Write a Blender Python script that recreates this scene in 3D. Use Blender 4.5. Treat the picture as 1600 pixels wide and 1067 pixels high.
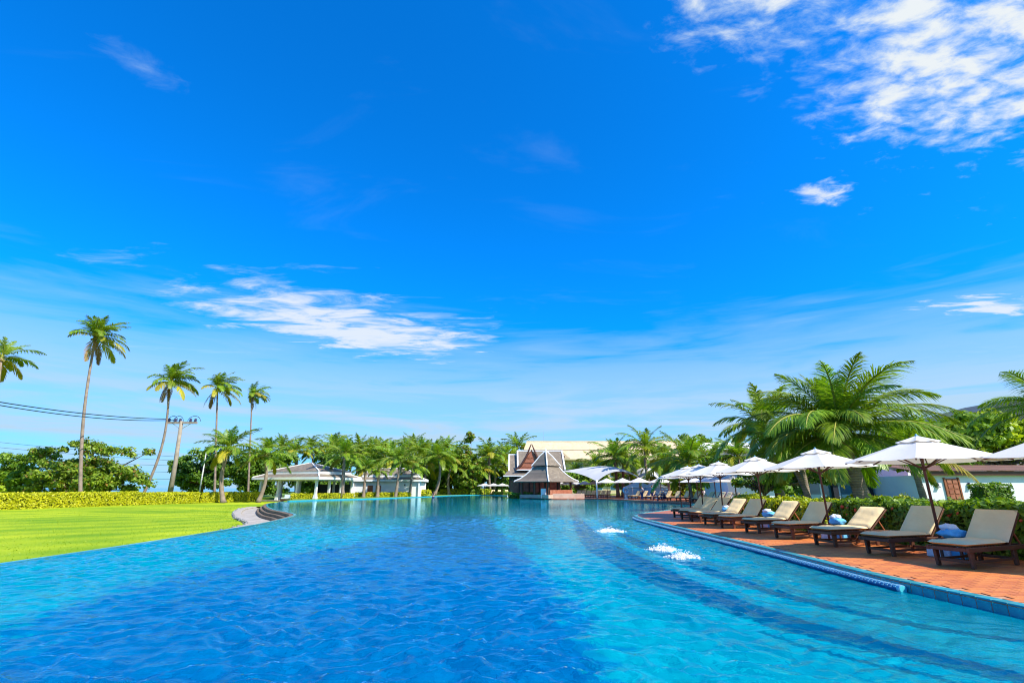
import bpy, bmesh, math, random
import numpy as np
from mathutils import Vector, Matrix, Euler
from mathutils.geometry import tessellate_polygon

R = math.radians
PI = math.pi
random.seed(11)
rng = np.random.default_rng(11)
for o in list(bpy.data.objects):
    bpy.data.objects.remove(o, do_unlink=True)
SC = bpy.context.scene
COL = SC.collection

# ------------------------------------------------------------------ camera
EYE = 1.5                      # metres above the terracotta deck (z = 0)
FPX, PITCH = 770.0, math.atan(228.5 / 770.0)
cam_d = bpy.data.cameras.new('camera')
cam_d.sensor_width = 36.0
cam_d.lens = FPX / 1600.0 * 36.0
cam_d.clip_start = 0.05
cam_d.clip_end = 8000
cam = bpy.data.objects.new('camera', cam_d)
cam.location = (0, 0, EYE)
cam.rotation_euler = (R(90) + PITCH, 0, 0)
COL.objects.link(cam)
SC.camera = cam

# ------------------------------------------------------------------ node helpers
def sock(t, node, key, val):
    s = node.inputs[key]
    if isinstance(val, bpy.types.NodeSocket):
        t.links.new(val, s)
    elif isinstance(val, bpy.types.Node):
        t.links.new(val.outputs[0], s)
    else:
        s.default_value = val

def N(t, typ, ins=None, **props):
    n = t.nodes.new(typ)
    for k, v in props.items():
        setattr(n, k, v)
    for k, v in (ins or {}).items():
        sock(t, n, k, v)
    return n

def MA(t, op, a, b=None, c=None, clamp=False):
    n = t.nodes.new('ShaderNodeMath'); n.operation = op; n.use_clamp = clamp
    for i, v in enumerate((a, b, c)):
        if v is not None:
            sock(t, n, i, v)
    return n.outputs[0]

def SM(t, x, lo, hi):           # smoothstep
    n = N(t, 'ShaderNodeMapRange', {'Value': x, 'From Min': lo, 'From Max': hi, 'To Min': 0.0, 'To Max': 1.0}, interpolation_type='SMOOTHSTEP')
    return n.outputs[0]

def MIX(t, fac, a, b, blend='MIX'):
    n = t.nodes.new('ShaderNodeMix'); n.data_type = 'RGBA'; n.blend_type = blend
    sock(t, n, 'Factor', fac)
    for key, v in ((6, a), (7, b)):
        if isinstance(v, tuple) and len(v) == 3:
            v = (*v, 1)
        sock(t, n, key, v)
    return n.outputs[2]

# ------------------------------------------------------------------ sun, sky, exposure
SUN_EL, SUN_AZ = R(46), R(-36)           # azimuth counted from +X towards +Y
sun_dir = Vector((math.cos(SUN_EL) * math.cos(SUN_AZ), math.cos(SUN_EL) * math.sin(SUN_AZ), math.sin(SUN_EL)))
sl = bpy.data.lights.new('sun', 'SUN')
sl.energy = 5.0
sl.angle = R(0.53)
sl.color = (1.0, 0.93, 0.80)
so = bpy.data.objects.new('sun', sl)
so.rotation_euler = (-sun_dir).to_track_quat('-Z', 'Y').to_euler()
so.location = (30, -10, 60)
COL.objects.link(so)

W = bpy.data.worlds.new('World'); SC.world = W; W.use_nodes = True
wt = W.node_tree; wt.nodes.clear()
tc = N(wt, 'ShaderNodeTexCoord')
dn = N(wt, 'ShaderNodeVectorMath', {0: tc.outputs['Generated']}, operation='NORMALIZE')
sep = N(wt, 'ShaderNodeSeparateXYZ', {0: dn.outputs[0]})
dx, dy, dz = sep.outputs
sky = N(wt, 'ShaderNodeTexSky', sky_type='NISHITA', sun_disc=False, sun_elevation=SUN_EL, sun_rotation=R(90) - SUN_AZ,
        altitude=0.0, air_density=1.0, dust_density=0.6, ozone_density=3.0)
hs = N(wt, 'ShaderNodeHueSaturation', {'Hue': 0.5, 'Saturation': 1.0, 'Value': 1.0, 'Color': sky.outputs[0]})
skyc = MIX(wt, 1.0, hs.outputs[0], (0.01, 0.66, 1.36), 'MULTIPLY')
zc = MA(wt, 'MAXIMUM', dz, 0.035)
px = MA(wt, 'DIVIDE', dx, zc)
py = MA(wt, 'DIVIDE', dy, zc)
pl = N(wt, 'ShaderNodeCombineXYZ', {0: px, 1: py, 2: 0.0}).outputs[0]
def wnoise(scale, detail=8, rough=0.55, vec=pl, rot=0.0, sc=(1, 1, 1), dist=0.0, loc=(0, 0, 0)):
    mp = N(wt, 'ShaderNodeMapping', {'Vector': vec, 'Location': loc, 'Rotation': (0, 0, rot), 'Scale': sc})
    return N(wt, 'ShaderNodeTexNoise', {'Vector': mp.outputs[0], 'Scale': scale, 'Detail': detail, 'Roughness': rough, 'Distortion': dist}).outputs[0]
# a field of small puffs overhead
nA = wnoise(8.5, 10, 0.60, sc=(1.0, 1.6, 1), rot=R(-28), dist=0.25)
nB = wnoise(2.2, 4, 0.5, loc=(3.3, 1.2, 0))
edge = MA(wt, 'SUBTRACT', MA(wt, 'MULTIPLY_ADD', px, 0.27, 0.90), py)
edge = MA(wt, 'MULTIPLY_ADD', MA(wt, 'SUBTRACT', nB, 0.5), 0.42, edge)
m1 = MA(wt, 'MULTIPLY', SM(wt, edge, -0.16, 0.22), SM(wt, px, 0.12, 0.42))
m2 = MA(wt, 'MULTIPLY', SM(wt, edge, -0.75, 0.1), SM(wt, px, 0.6, 1.0))
th = MA(wt, 'SUBTRACT', 0.69, MA(wt, 'ADD', MA(wt, 'MULTIPLY', m1, 0.31), MA(wt, 'MULTIPLY', m2, 0.125)))
dA = MA(wt, 'SUBTRACT', nA, th)
aA = MA(wt, 'MULTIPLY', SM(wt, dA, 0.0, 0.36), MA(wt, 'MAXIMUM', m1, m2))
# one torn sheet and a few lone puffs, each an ellipse of the cloud plane broken up by noise
def puff(cx, cy, rx, ry, rot, soft=0.9, sc=4.0, amp=1.6, stretch=3.0, base=0.8):
    v = N(wt, 'ShaderNodeMapping', {'Vector': pl, 'Location': (cx, cy, 0), 'Rotation': (0, 0, rot), 'Scale': (rx, ry, 1)}, vector_type='TEXTURE').outputs[0]
    ln = N(wt, 'ShaderNodeVectorMath', {0: v}, operation='LENGTH').outputs['Value']
    nn = wnoise(sc, 9, 0.62, rot=-rot, sc=(1, stretch, 1), dist=0.5, loc=(cx * 3, cy, 0))
    f = MA(wt, 'MULTIPLY_ADD', MA(wt, 'SUBTRACT', nn, 0.5), amp * 2, MA(wt, 'SUBTRACT', base, ln))
    return SM(wt, f, -0.05, soft)
puffs = [puff(-1.02, 3.15, 1.05, 0.62, R(43), 1.05, 2.6, 1.6, 2.2, 1.15), puff(-0.72, 3.25, 0.6, 0.34, R(12), 1.3, 3.2, 1.6, 2.0, 1.0),
         puff(1.11, 1.53, 0.16, 0.085, R(15), 0.8, 9.0, 1.1, 1.6), puff(2.8, 2.66, 0.75, 0.24, R(12), 0.8, 4.0, 1.3, 3.0),
         puff(-2.4, 3.6, 1.6, 0.25, R(10), 2.0, 3.0, 1.2, 4.0), puff(3.5, 3.6, 1.6, 0.45, R(20), 2.2, 3.0, 1.2, 4.0),
         puff(-0.92, 0.98, 0.11, 0.07, R(40), 2.6, 9.0, 1.2, 1.5), puff(-3.0, -2.5, 1.2, 0.7, R(20), 1.0), puff(2.5, -2.0, 1.5, 0.6, R(-20), 1.0)]
aP = puffs[0]
for q in puffs[1:]:
    aP = MA(wt, 'MAXIMUM', aP, q)
aP = MA(wt, 'MULTIPLY', aP, 0.9)
# thin high veil and the milky streaks low over the horizon, all round
veil = MA(wt, 'MULTIPLY', SM(wt, wnoise(1.1, 7, 0.6, sc=(1, 2.2, 1), rot=R(15), dist=0.8), 0.55, 0.85), 0.09)
lowv = N(wt, 'ShaderNodeMapping', {'Vector': dn.outputs[0], 'Scale': (1.6, 1.6, 15.0)}).outputs[0]
nL = N(wt, 'ShaderNodeTexNoise', {'Vector': lowv, 'Scale': 1.9, 'Detail': 7.0, 'Roughness': 0.58, 'Distortion': 0.4}).outputs[0]
zz = MA(wt, 'MULTIPLY_ADD', MA(wt, 'SUBTRACT', nL, 0.5), 0.30, dz)
low = MA(wt, 'SUBTRACT', 1.0, SM(wt, zz, 0.15, 0.33))
low = MA(wt, 'MULTIPLY', low, MA(wt, 'MULTIPLY_ADD', SM(wt, nL, 0.38, 0.66), 0.46, 0.58))
alpha = MA(wt, 'MAXIMUM', MA(wt, 'MAXIMUM', aA, aP), MA(wt, 'MAXIMUM', veil, low), clamp=True)
bg1 = N(wt, 'ShaderNodeBackground', {'Color': skyc, 'Strength': 0.15})
shade = MIX(wt, MA(wt, 'MAXIMUM', SM(wt, dA, 0.05, 0.35), SM(wt, aP, 0.15, 0.85)), (0.52, 0.76, 1.0), (0.90, 0.96, 1.0))
bg2 = N(wt, 'ShaderNodeBackground', {'Color': shade, 'Strength': 0.62})
wm = N(wt, 'ShaderNodeMixShader', {0: alpha, 1: bg1.outputs[0], 2: bg2.outputs[0]})
wo = N(wt, 'ShaderNodeOutputWorld', {0: wm.outputs[0]})
W.cycles.sampling_method = 'MANUAL'
W.cycles.sample_map_resolution = 512

SC.view_settings.view_transform = 'Standard'
SC.view_settings.look = 'None'
SC.view_settings.gamma = 1.0
SC.view_settings.exposure = 0.6
SC.cycles.use_denoising = True
SC.cycles.pixel_filter_type = 'BLACKMAN_HARRIS'
SC.cycles.filter_width = 1.1
SC.cycles.max_bounces = 8
SC.cycles.diffuse_bounces = 3
SC.cycles.glossy_bounces = 4
SC.cycles.transmission_bounces = 5
SC.cycles.transparent_max_bounces = 8
SC.cycles.sample_clamp_indirect = 6.0
SC.cycles.caustics_reflective = False

# ------------------------------------------------------------------ placing helpers
SP, CP = math.sin(PITCH), math.cos(PITCH)
def ray(u, v):
    x, y = (u - 800) / FPX, (533.5 - v) / FPX
    return x, CP - y * SP, SP + y * CP
def G(u, v, z=0.0):                   # point of the horizontal plane z
    a = ray(u, v); t = (z - EYE) / a[2]
    return Vector((a[0] * t, a[1] * t, z))
def P(u, v, Y):                       # point at the depth Y
    a = ray(u, v); t = Y / a[1]
    return Vector((a[0] * t, Y, EYE + a[2] * t))
def lawn_z(x):
    return -0.85 + max(0.0, -12 - x) * 0.015

# ------------------------------------------------------------------ mesh helpers
def link(o, parent=None):
    COL.objects.link(o)
    if parent is not None:
        o.parent = parent
    return o

def tag(o, label=None, cat=None, group=None, kind=None):
    if label: o['label'] = label
    if cat: o['category'] = cat
    if group: o['group'] = group
    if kind: o['kind'] = kind
    return o

def thing(name, loc, rz=0.0, label=None, cat=None, group=None):
    o = bpy.data.objects.new(name, None)
    o.empty_display_size = 0.2
    o.location = loc
    o.rotation_euler = (0, 0, rz)
    link(o)
    return tag(o, label, cat, group)

def mesh_np(name, V, F, mat, smooth=False, mats=None):
    """V (n,3); F list of tuples or (m,k) array of equal-sized faces"""
    me = bpy.data.meshes.new(name)
    V = np.asarray(V, dtype=np.float32)
    if isinstance(F, np.ndarray):
        m, k = F.shape
        me.vertices.add(len(V)); me.vertices.foreach_set('co', V.ravel())
        me.loops.add(m * k); me.loops.foreach_set('vertex_index', F.astype(np.int32).ravel())
        me.polygons.add(m); me.polygons.foreach_set('loop_start', np.arange(0, m * k, k, dtype=np.int32))
        me.update(calc_edges=True)
    else:
        me.from_pydata(V.tolist(), [], F)
        me.update()
    me.materials.append(mat)
    if smooth:
        me.polygons.foreach_set('use_smooth', np.ones(len(me.polygons), dtype=bool))
    return me

def ob(name, me, parent=None, loc=(0, 0, 0), rot=(0, 0, 0), sc=(1, 1, 1)):
    o = bpy.data.objects.new(name, me)
    o.location = loc; o.rotation_euler = rot; o.scale = sc
    return link(o, parent)

class MB:
    def __init__(s):
        s.v = []; s.f = []
    def add(s, vs, fs):
        b = len(s.v)
        s.v += [tuple(x) for x in vs]
        s.f += [tuple(i + b for i in f) for f in fs]
        return s
    def box(s, c, d, rot=None, top=None):
        x, y, z = d[0] / 2, d[1] / 2, d[2] / 2
        tx, ty = (top if top else (1, 1))
        vs = [(-x, -y, -z), (x, -y, -z), (x, y, -z), (-x, y, -z), (-x * tx, -y * ty, z), (x * tx, -y * ty, z), (x * tx, y * ty, z), (-x * tx, y * ty, z)]
        if rot is not None:
            m = Euler(rot).to_matrix()
            vs = [m @ Vector(p) for p in vs]
        vs = [(p[0] + c[0], p[1] + c[1], p[2] + c[2]) for p in vs]
        return s.add(vs, [(0, 3, 2, 1), (4, 5, 6, 7), (0, 1, 5, 4), (1, 2, 6, 5), (2, 3, 7, 6), (3, 0, 4, 7)])
    def bar(s, a, b, w, h):
        a, b = Vector(a), Vector(b); d = (b - a); L = d.length; d.normalize()
        up = Vector((0, 0, 1)) if abs(d.z) < 0.95 else Vector((0, 1, 0))
        sx = d.cross(up).normalized(); uz = sx.cross(d).normalized()
        vs = []
        for p in (a, b):
            for i, j in ((-1, -1), (1, -1), (1, 1), (-1, 1)):
                vs.append(p + sx * (w / 2 * i) + uz * (h / 2 * j))
        return s.add(vs, [(0, 1, 2, 3), (7, 6, 5, 4), (0, 4, 5, 1), (1, 5, 6, 2), (2, 6, 7, 3), (3, 7, 4, 0)])
    def tube(s, pts, rads, n=8, cap=True):
        pts = [Vector(p) for p in pts]
        if not hasattr(rads, '__len__'):
            rads = [rads] * len(pts)
        rings = []; prev = None
        for i, p in enumerate(pts):
            d = (pts[min(i + 1, len(pts) - 1)] - pts[max(i - 1, 0)]).normalized()
            if prev is None:
                ref = Vector((1, 0, 0)) if abs(d.x) < 0.9 else Vector((0, 1, 0))
                e1 = (ref - d * ref.dot(d)).normalized()
            else:
                e1 = (prev - d * prev.dot(d)).normalized()
            prev = e1
            e2 = d.cross(e1)
            rings.append([p + (e1 * math.cos(2 * PI * k / n) + e2 * math.sin(2 * PI * k / n)) * rads[i] for k in range(n)])
        vs = [q for r in rings for q in r]
        fs = []
        for i in range(len(pts) - 1):
            for k in range(n):
                a = i * n + k; b = i * n + (k + 1) % n
                fs.append((a, b, b + n, a + n))
        if cap:
            fs.append(tuple(range(n - 1, -1, -1)))
            fs.append(tuple(range((len(pts) - 1) * n, len(pts) * n)))
        return s.add(vs, fs)
    def lathe(s, prof, n=16, c=(0, 0, 0)):
        vs = []; fs = []
        for r, z in prof:
            for k in range(n):
                a = 2 * PI * k / n
                vs.append((c[0] + r * math.cos(a), c[1] + r * math.sin(a), c[2] + z))
        for i in range(len(prof) - 1):
            for k in range(n):
                a = i * n + k; b = i * n + (k + 1) % n
                fs.append((a, b, b + n, a + n))
        fs.append(tuple(range(n - 1, -1, -1)))
        fs.append(tuple(range((len(prof) - 1) * n, len(prof) * n)))
        return s.add(vs, fs)
    def prism(s, poly, z0, z1):
        n = len(poly)
        tri = tessellate_polygon([[Vector((p[0], p[1], 0)) for p in poly]])
        area = sum(poly[i][0] * poly[(i + 1) % n][1] - poly[(i + 1) % n][0] * poly[i][1] for i in range(n))
        vs = [(p[0], p[1], z1) for p in poly] + [(p[0], p[1], z0) for p in poly]
        fs = []
        for t in tri:
            a, b, c = t
            cr = (poly[b][0] - poly[a][0]) * (poly[c][1] - poly[a][1]) - (poly[b][1] - poly[a][1]) * (poly[c][0] - poly[a][0])
            if cr < 0: b, c = c, b
            fs.append((a, b, c)); fs.append((a + n, c + n, b + n))
        for i in range(n):
            j = (i + 1) % n
            fs.append((i + n, j + n, j, i) if area > 0 else (i, j, j + n, i + n))
        return s.add(vs, fs)
    def build(s, name, mat, parent=None, smooth=False, bevel=0.0, seg=1, loc=(0, 0, 0), rot=(0, 0, 0)):
        return ob(name, s.mesh(name, mat, smooth, bevel, seg), parent, loc, rot)
    def mesh(s, name, mat, smooth=False, bevel=0.0, seg=1):
        me = bpy.data.meshes.new(name)
        me.from_pydata(s.v, [], s.f)
        if bevel > 0:
            bm = bmesh.new(); bm.from_mesh(me)
            ed = [e for e in bm.edges if len(e.link_faces) == 2 and e.calc_face_angle(0) > 0.4]
            bmesh.ops.bevel(bm, geom=ed, offset=bevel, segments=seg, affect='EDGES', profile=0.6)
            bm.to_mesh(me); bm.free()
        me.materials.append(mat)
        if smooth:
            me.polygons.foreach_set('use_smooth', np.ones(len(me.polygons), dtype=bool))
        me.update()
        return me

def sheet(name, outer, z, mat, holes=(), kind='structure', zf=None):
    polys = [[Vector((p[0], p[1], 0)) for p in outer]] + [[Vector((p[0], p[1], 0)) for p in h] for h in holes]
    flat = [p for q in polys for p in q]
    tri = tessellate_polygon(polys)
    fs = []
    for a, b, c in tri:
        A, B, C = flat[a], flat[b], flat[c]
        if (B - A).cross(C - A).z < 0: b, c = c, b
        fs.append((a, b, c))
    me = mesh_np(name, [(p.x, p.y, zf(p.x, p.y) if zf else z) for p in flat], fs, mat)
    o = ob(name, me)
    return tag(o, kind=kind)

def smooth_path(pts, per=8, closed=False):
    pts = [np.array(p, dtype=float) for p in pts]
    n = len(pts); out = []
    rngi = range(n) if closed else range(n - 1)
    for i in rngi:
        p0 = pts[(i - 1) % n] if closed or i > 0 else 2 * pts[0] - pts[1]
        p1, p2 = pts[i], pts[(i + 1) % n]
        p3 = pts[(i + 2) % n] if closed or i + 2 < n else 2 * pts[-1] - pts[-2]
        for k in range(per):
            t = k / per
            out.append(0.5 * ((2 * p1) + (-p0 + p2) * t + (2 * p0 - 5 * p1 + 4 * p2 - p3) * t * t + (-p0 + 3 * p1 - 3 * p2 + p3) * t ** 3))
    if not closed:
        out.append(pts[-1])
    return [tuple(p) for p in out]

def offset_path(path, d):              # positive: to the right of the walking direction
    out = []
    for i, p in enumerate(path):
        a = np.array(path[max(i - 1, 0)]); b = np.array(path[min(i + 1, len(path) - 1)])
        t = (b - a)[:2]; t = t / (np.linalg.norm(t) + 1e-9)
        out.append((p[0] + t[1] * d, p[1] - t[0] * d))
    return out

# ------------------------------------------------------------------ materials
def newmat(name):
    m = bpy.data.materials.new(name); m.use_nodes = True
    t = m.node_tree; t.nodes.clear()
    return m, t

def c4(c):
    return (c[0], c[1], c[2], 1.0)

def pmat(name, c1, c2=None, scale=4.0, rough=0.6, bump=0.0, bscale=30.0, spec=0.4, metal=0.0, stretch=(1, 1, 1), island=0.0, objrand=0.0, detail=5.0, trans=0.0, tcol=None, coat=0.0):
    m, t = newmat(name)
    c2 = c2 or tuple(x * 0.75 for x in c1)
    co = N(t, 'ShaderNodeTexCoord').outputs['Object']
    mp = N(t, 'ShaderNodeMapping', {'Vector': co, 'Scale': stretch}).outputs[0]
    nz = N(t, 'ShaderNodeTexNoise', {'Vector': mp, 'Scale': scale, 'Detail': detail, 'Roughness': 0.6}).outputs[0]
    col = MIX(t, SM(t, nz, 0.3, 0.7), c1, c2)
    if island > 0:
        r = N(t, 'ShaderNodeNewGeometry').outputs['Random Per Island']
        col = N(t, 'ShaderNodeHueSaturation', {'Hue': MA(t, 'MULTIPLY_ADD', r, 0.05 * island, 0.5 - 0.025 * island), 'Value': MA(t, 'MULTIPLY_ADD', r, island, 1 - island / 2), 'Color': col}).outputs[0]
    if objrand > 0:
        r = N(t, 'ShaderNodeObjectInfo').outputs['Random']
        col = N(t, 'ShaderNodeHueSaturation', {'Hue': MA(t, 'MULTIPLY_ADD', r, 0.04 * objrand, 0.5 - 0.02 * objrand), 'Value': MA(t, 'MULTIPLY_ADD', r, objrand, 1 - objrand / 2), 'Color': col}).outputs[0]
    b = N(t, 'ShaderNodeBsdfPrincipled', {'Base Color': col, 'Roughness': rough, 'Metallic': metal, 'Specular IOR Level': spec, 'Coat Weight': coat})
    if bump > 0:
        bn = N(t, 'ShaderNodeTexNoise', {'Vector': mp, 'Scale': bscale, 'Detail': 4.0, 'Roughness': 0.6}).outputs[0]
        bp = N(t, 'ShaderNodeBump', {'Height': bn, 'Strength': bump, 'Distance': 0.02})
        t.links.new(bp.outputs[0], b.inputs['Normal'])
    out = b.outputs[0]
    if trans > 0:
        tc_ = MIX(t, 1.0, col, tcol or (1, 1, 1), 'MULTIPLY')
        tr = N(t, 'ShaderNodeBsdfTranslucent', {'Color': tc_})
        out = N(t, 'ShaderNodeMixShader', {0: trans, 1: out, 2: tr.outputs[0]}).outputs[0]
    N(t, 'ShaderNodeOutputMaterial', {0: out})
    return m

def leafmat(name, c1, c2, trans=0.35, rough=0.5, scale=0.35, island=0.7, objrand=0.0, yellow=None):
    m, t = newmat(name)
    geo = N(t, 'ShaderNodeNewGeometry')
    r = geo.outputs['Random Per Island']
    nz = N(t, 'ShaderNodeTexNoise', {'Vector': geo.outputs['Position'], 'Scale': scale, 'Detail': 3.0}).outputs[0]
    f = MA(t, 'MULTIPLY_ADD', MA(t, 'SUBTRACT', nz, 0.5), 1.6, r, clamp=True)
    col = MIX(t, f, c1, c2)
    if yellow:
        col = MIX(t, MA(t, 'GREATER_THAN', r, 0.93), col, yellow)
    if objrand > 0:
        q = N(t, 'ShaderNodeObjectInfo').outputs['Random']
        col = N(t, 'ShaderNodeHueSaturation', {'Hue': MA(t, 'MULTIPLY_ADD', q, 0.05 * objrand, 0.5 - 0.03 * objrand), 'Value': MA(t, 'MULTIPLY_ADD', q, objrand, 1 - objrand / 2), 'Color': col}).outputs[0]
    b = N(t, 'ShaderNodeBsdfPrincipled', {'Base Color': col, 'Roughness': rough, 'Specular IOR Level': 0.45})
    tr = N(t, 'ShaderNodeBsdfTranslucent', {'Color': MIX(t, 1.0, col, (1.15, 1.1, 0.35), 'MULTIPLY')})
    out = N(t, 'ShaderNodeMixShader', {0: trans, 1: b.outputs[0], 2: tr.outputs[0]}).outputs[0]
    N(t, 'ShaderNodeOutputMaterial', {0: out})
    return m

def watermat(name, body, share=0.5):
    """rippled pool water: mirror by Fresnel, a refracted and a straight view of the floor, and light scattered back by the water body"""
    m, t = newmat(name)
    co = N(t, 'ShaderNodeTexCoord').outputs['Object']
    def nz(scale, sc, rot, det=3.0, dist=0.3):
        mp = N(t, 'ShaderNodeMapping', {'Vector': co, 'Rotation': (0, 0, rot), 'Scale': sc}).outputs[0]
        return N(t, 'ShaderNodeTexNoise', {'Vector': mp, 'Scale': scale, 'Detail': det, 'Roughness': 0.5, 'Distortion': dist}).outputs[0]
    a = nz(1.6, (0.9, 1.15, 1), 0.3, 2.0, 0.6)
    b = nz(5.5, (0.9, 1.15, 1), -0.25, 3.0, 1.2)
    c = nz(15.0, (1, 1, 1), 0.5, 2.0, 1.0)
    yy = N(t, 'ShaderNodeSeparateXYZ', {0: co}).outputs[1]
    calm = MA(t, 'SUBTRACT', 1.0, MA(t, 'MULTIPLY', SM(t, yy, 22.0, 50.0), 0.72))      # sheltered far end
    patch = MA(t, 'MULTIPLY_ADD', SM(t, nz(0.16, (1, 1, 1), 0.9, 2.0), 0.3, 0.7), 0.7, 0.55)
    k = MA(t, 'MULTIPLY', calm, patch)
    h = MA(t, 'MULTIPLY', MA(t, 'ADD', MA(t, 'MULTIPLY', a, 0.008), MA(t, 'ADD', MA(t, 'MULTIPLY', b, 0.008), MA(t, 'MULTIPLY', c, 0.005))), k)
    bp = N(t, 'ShaderNodeBump', {'Height': h, 'Strength': 1.0, 'Distance': 1.0}).outputs[0]
    bp2 = N(t, 'ShaderNodeBump', {'Height': h, 'Strength': 1.0, 'Distance': WAVE}).outputs[0]
    fr = N(t, 'ShaderNodeFresnel', {'IOR': 1.13, 'Normal': bp}).outputs[0]
    gl = N(t, 'ShaderNodeBsdfGlossy', {'Color': (0.52, 0.86, 1.0, 1), 'Roughness': 0.03, 'Normal': bp})
    rf = N(t, 'ShaderNodeBsdfRefraction', {'Color': (0.25, 0.93, 1.0, 1), 'Roughness': 0.0, 'IOR': 1.33, 'Normal': bp})
    tp = N(t, 'ShaderNodeBsdfTransparent', {'Color': (0.25, 0.93, 1.0, 1)})
    inner = N(t, 'ShaderNodeMixShader', {0: 0.35, 1: rf.outputs[0], 2: tp.outputs[0]})
    sc_ = N(t, 'ShaderNodeBsdfDiffuse', {'Color': c4(body), 'Normal': bp2})
    inner = N(t, 'ShaderNodeMixShader', {0: share, 1: inner.outputs[0], 2: sc_.outputs[0]})
    out = N(t, 'ShaderNodeMixShader', {0: fr, 1: inner.outputs[0], 2: gl.outputs[0]})
    N(t, 'ShaderNodeOutputMaterial', {0: out.outputs[0]})
    return m
WAVE = 1.5

def mosaic(name, ca, cb, scale=9.0, rough=0.3, grout=(0.3, 0.5, 0.55)):
    """small glazed mosaic: every tessera its own tone, thin grout"""
    m, t = newmat(name)
    co = N(t, 'ShaderNodeTexCoord').outputs['Object']
    v = N(t, 'ShaderNodeTexVoronoi', {'Vector': co, 'Scale': scale, 'Randomness': 0.35}, distance='CHEBYCHEV')
    sepc = N(t, 'ShaderNodeSeparateColor', {0: v.outputs['Color']})
    big = N(t, 'ShaderNodeTexNoise', {'Vector': co, 'Scale': 1.3, 'Detail': 5.0, 'Roughness': 0.65}).outputs[0]
    f = MA(t, 'MULTIPLY_ADD', MA(t, 'SUBTRACT', big, 0.5), 1.5, sepc.outputs[0], clamp=True)
    col = MIX(t, f, ca, cb)
    b = N(t, 'ShaderNodeBsdfPrincipled', {'Base Color': col, 'Roughness': rough})
    N(t, 'ShaderNodeOutputMaterial', {0: b.outputs[0]})
    return m

M = {}
M['water'] = watermat('water', (0.0, 0.275, 0.385))
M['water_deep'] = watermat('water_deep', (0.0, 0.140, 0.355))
M['water_wake_band'] = watermat('water_wake_band', (0.0, 0.085, 0.18), 0.65)  # dark of the wakes, put into the water colour
M['floor_light'] = mosaic('floor_light', (0.002, 0.26, 0.44), (0.10, 0.95, 0.92), 4.5)
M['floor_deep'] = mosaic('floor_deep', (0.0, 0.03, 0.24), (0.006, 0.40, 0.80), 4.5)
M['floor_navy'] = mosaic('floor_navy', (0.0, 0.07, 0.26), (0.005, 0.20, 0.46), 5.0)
M['terracotta'] = pmat('terracotta', (0.60, 0.185, 0.045), (0.50, 0.14, 0.036), 5.0, 0.55, 0.25, 60, objrand=0.28)
M['terracotta_mix'] = pmat('terracotta_mix', (0.59, 0.18, 0.045), (0.49, 0.135, 0.036), 1.2, 0.55, 0.25, 60, island=0.25)
M['grout'] = pmat('grout', (0.55, 0.30, 0.17), (0.42, 0.20, 0.11), 8.0, 0.9)
M['teal_tile'] = pmat('teal_tile', (0.01, 0.20, 0.27), (0.015, 0.30, 0.36), 6.0, 0.3, 0.1, 30, objrand=0.35, spec=0.45)
M['teal_mix'] = pmat('teal_mix', (0.02, 0.30, 0.40), (0.04, 0.44, 0.52), 6.0, 0.18, island=0.35, spec=0.6)
M['tile_joint'] = pmat('tile_joint', (0.20, 0.42, 0.45), (0.15, 0.33, 0.38), 9.0, 0.7)
M['lawn'] = None
M['soil'] = pmat('soil', (0.16, 0.17, 0.07), (0.10, 0.12, 0.05), 0.3, 0.95, 0.3, 6)
M['garden'] = pmat('garden', (0.17, 0.28, 0.03), (0.11, 0.20, 0.025), 0.4, 0.95, 0.4, 8)
M['sea'] = pmat('sea', (0.02, 0.20, 0.32), (0.02, 0.25, 0.38), 0.05, 0.15)
M['wood_dark'] = pmat('wood_dark', (0.12, 0.050, 0.028), (0.075, 0.030, 0.018), 6.0, 0.45, 0.15, 40, stretch=(0.4, 3, 3), objrand=0.3)
M['wood_pole'] = pmat('wood_pole', (0.16, 0.055, 0.035), (0.10, 0.035, 0.022), 5.0, 0.4, 0.1, 40, stretch=(3, 3, 0.3))
M['wood_warm'] = pmat('wood_warm', (0.36, 0.12, 0.05), (0.24, 0.07, 0.03), 3.0, 0.5, 0.2, 20)
M['cushion'] = pmat('cushion', (0.90, 0.69, 0.37), (0.84, 0.63, 0.33), 3.0, 0.85, 0.35, 9, objrand=0.06)
M['piping'] = pmat('piping', (0.62, 0.54, 0.38), None, 5.0, 0.8)
M['canvas'] = pmat('canvas', (0.82, 0.80, 0.77), (0.76, 0.75, 0.73), 1.5, 0.85, 0.15, 6, trans=0.28, tcol=(1.0, 0.9, 0.74))
M['sail'] = pmat('sail', (0.66, 0.65, 0.64), (0.52, 0.52, 0.52), 0.35, 0.7, 0.1, 3, trans=0.12)
M['towel_blue'] = pmat('towel_blue', (0.10, 0.42, 0.74), (0.16, 0.52, 0.80), 6.0, 0.9, 0.6, 25)
M['towel_white'] = pmat('towel_white', (0.78, 0.82, 0.88), (0.66, 0.74, 0.84), 6.0, 0.9, 0.6, 25)
M['white'] = pmat('white_paint', (0.80, 0.80, 0.79), (0.72, 0.73, 0.74), 0.8, 0.7, 0.08, 20)
M['white_blue'] = pmat('white_wall', (0.80, 0.82, 0.84), (0.72, 0.75, 0.79), 0.5, 0.75, 0.08, 20)
M['cream'] = pmat('cream_wall', (0.70, 0.60, 0.36), (0.60, 0.50, 0.28), 0.4, 0.8)
M['roof_cream'] = None
M['slate'] = None
M['brick_red'] = pmat('carved_panel', (0.42, 0.16, 0.09), (0.28, 0.09, 0.05), 2.5, 0.7, 0.8, 5)
M['stone_pink'] = pmat('pink_stone', (0.62, 0.43, 0.32), (0.50, 0.33, 0.24), 1.2, 0.8, 0.3, 8)
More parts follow.
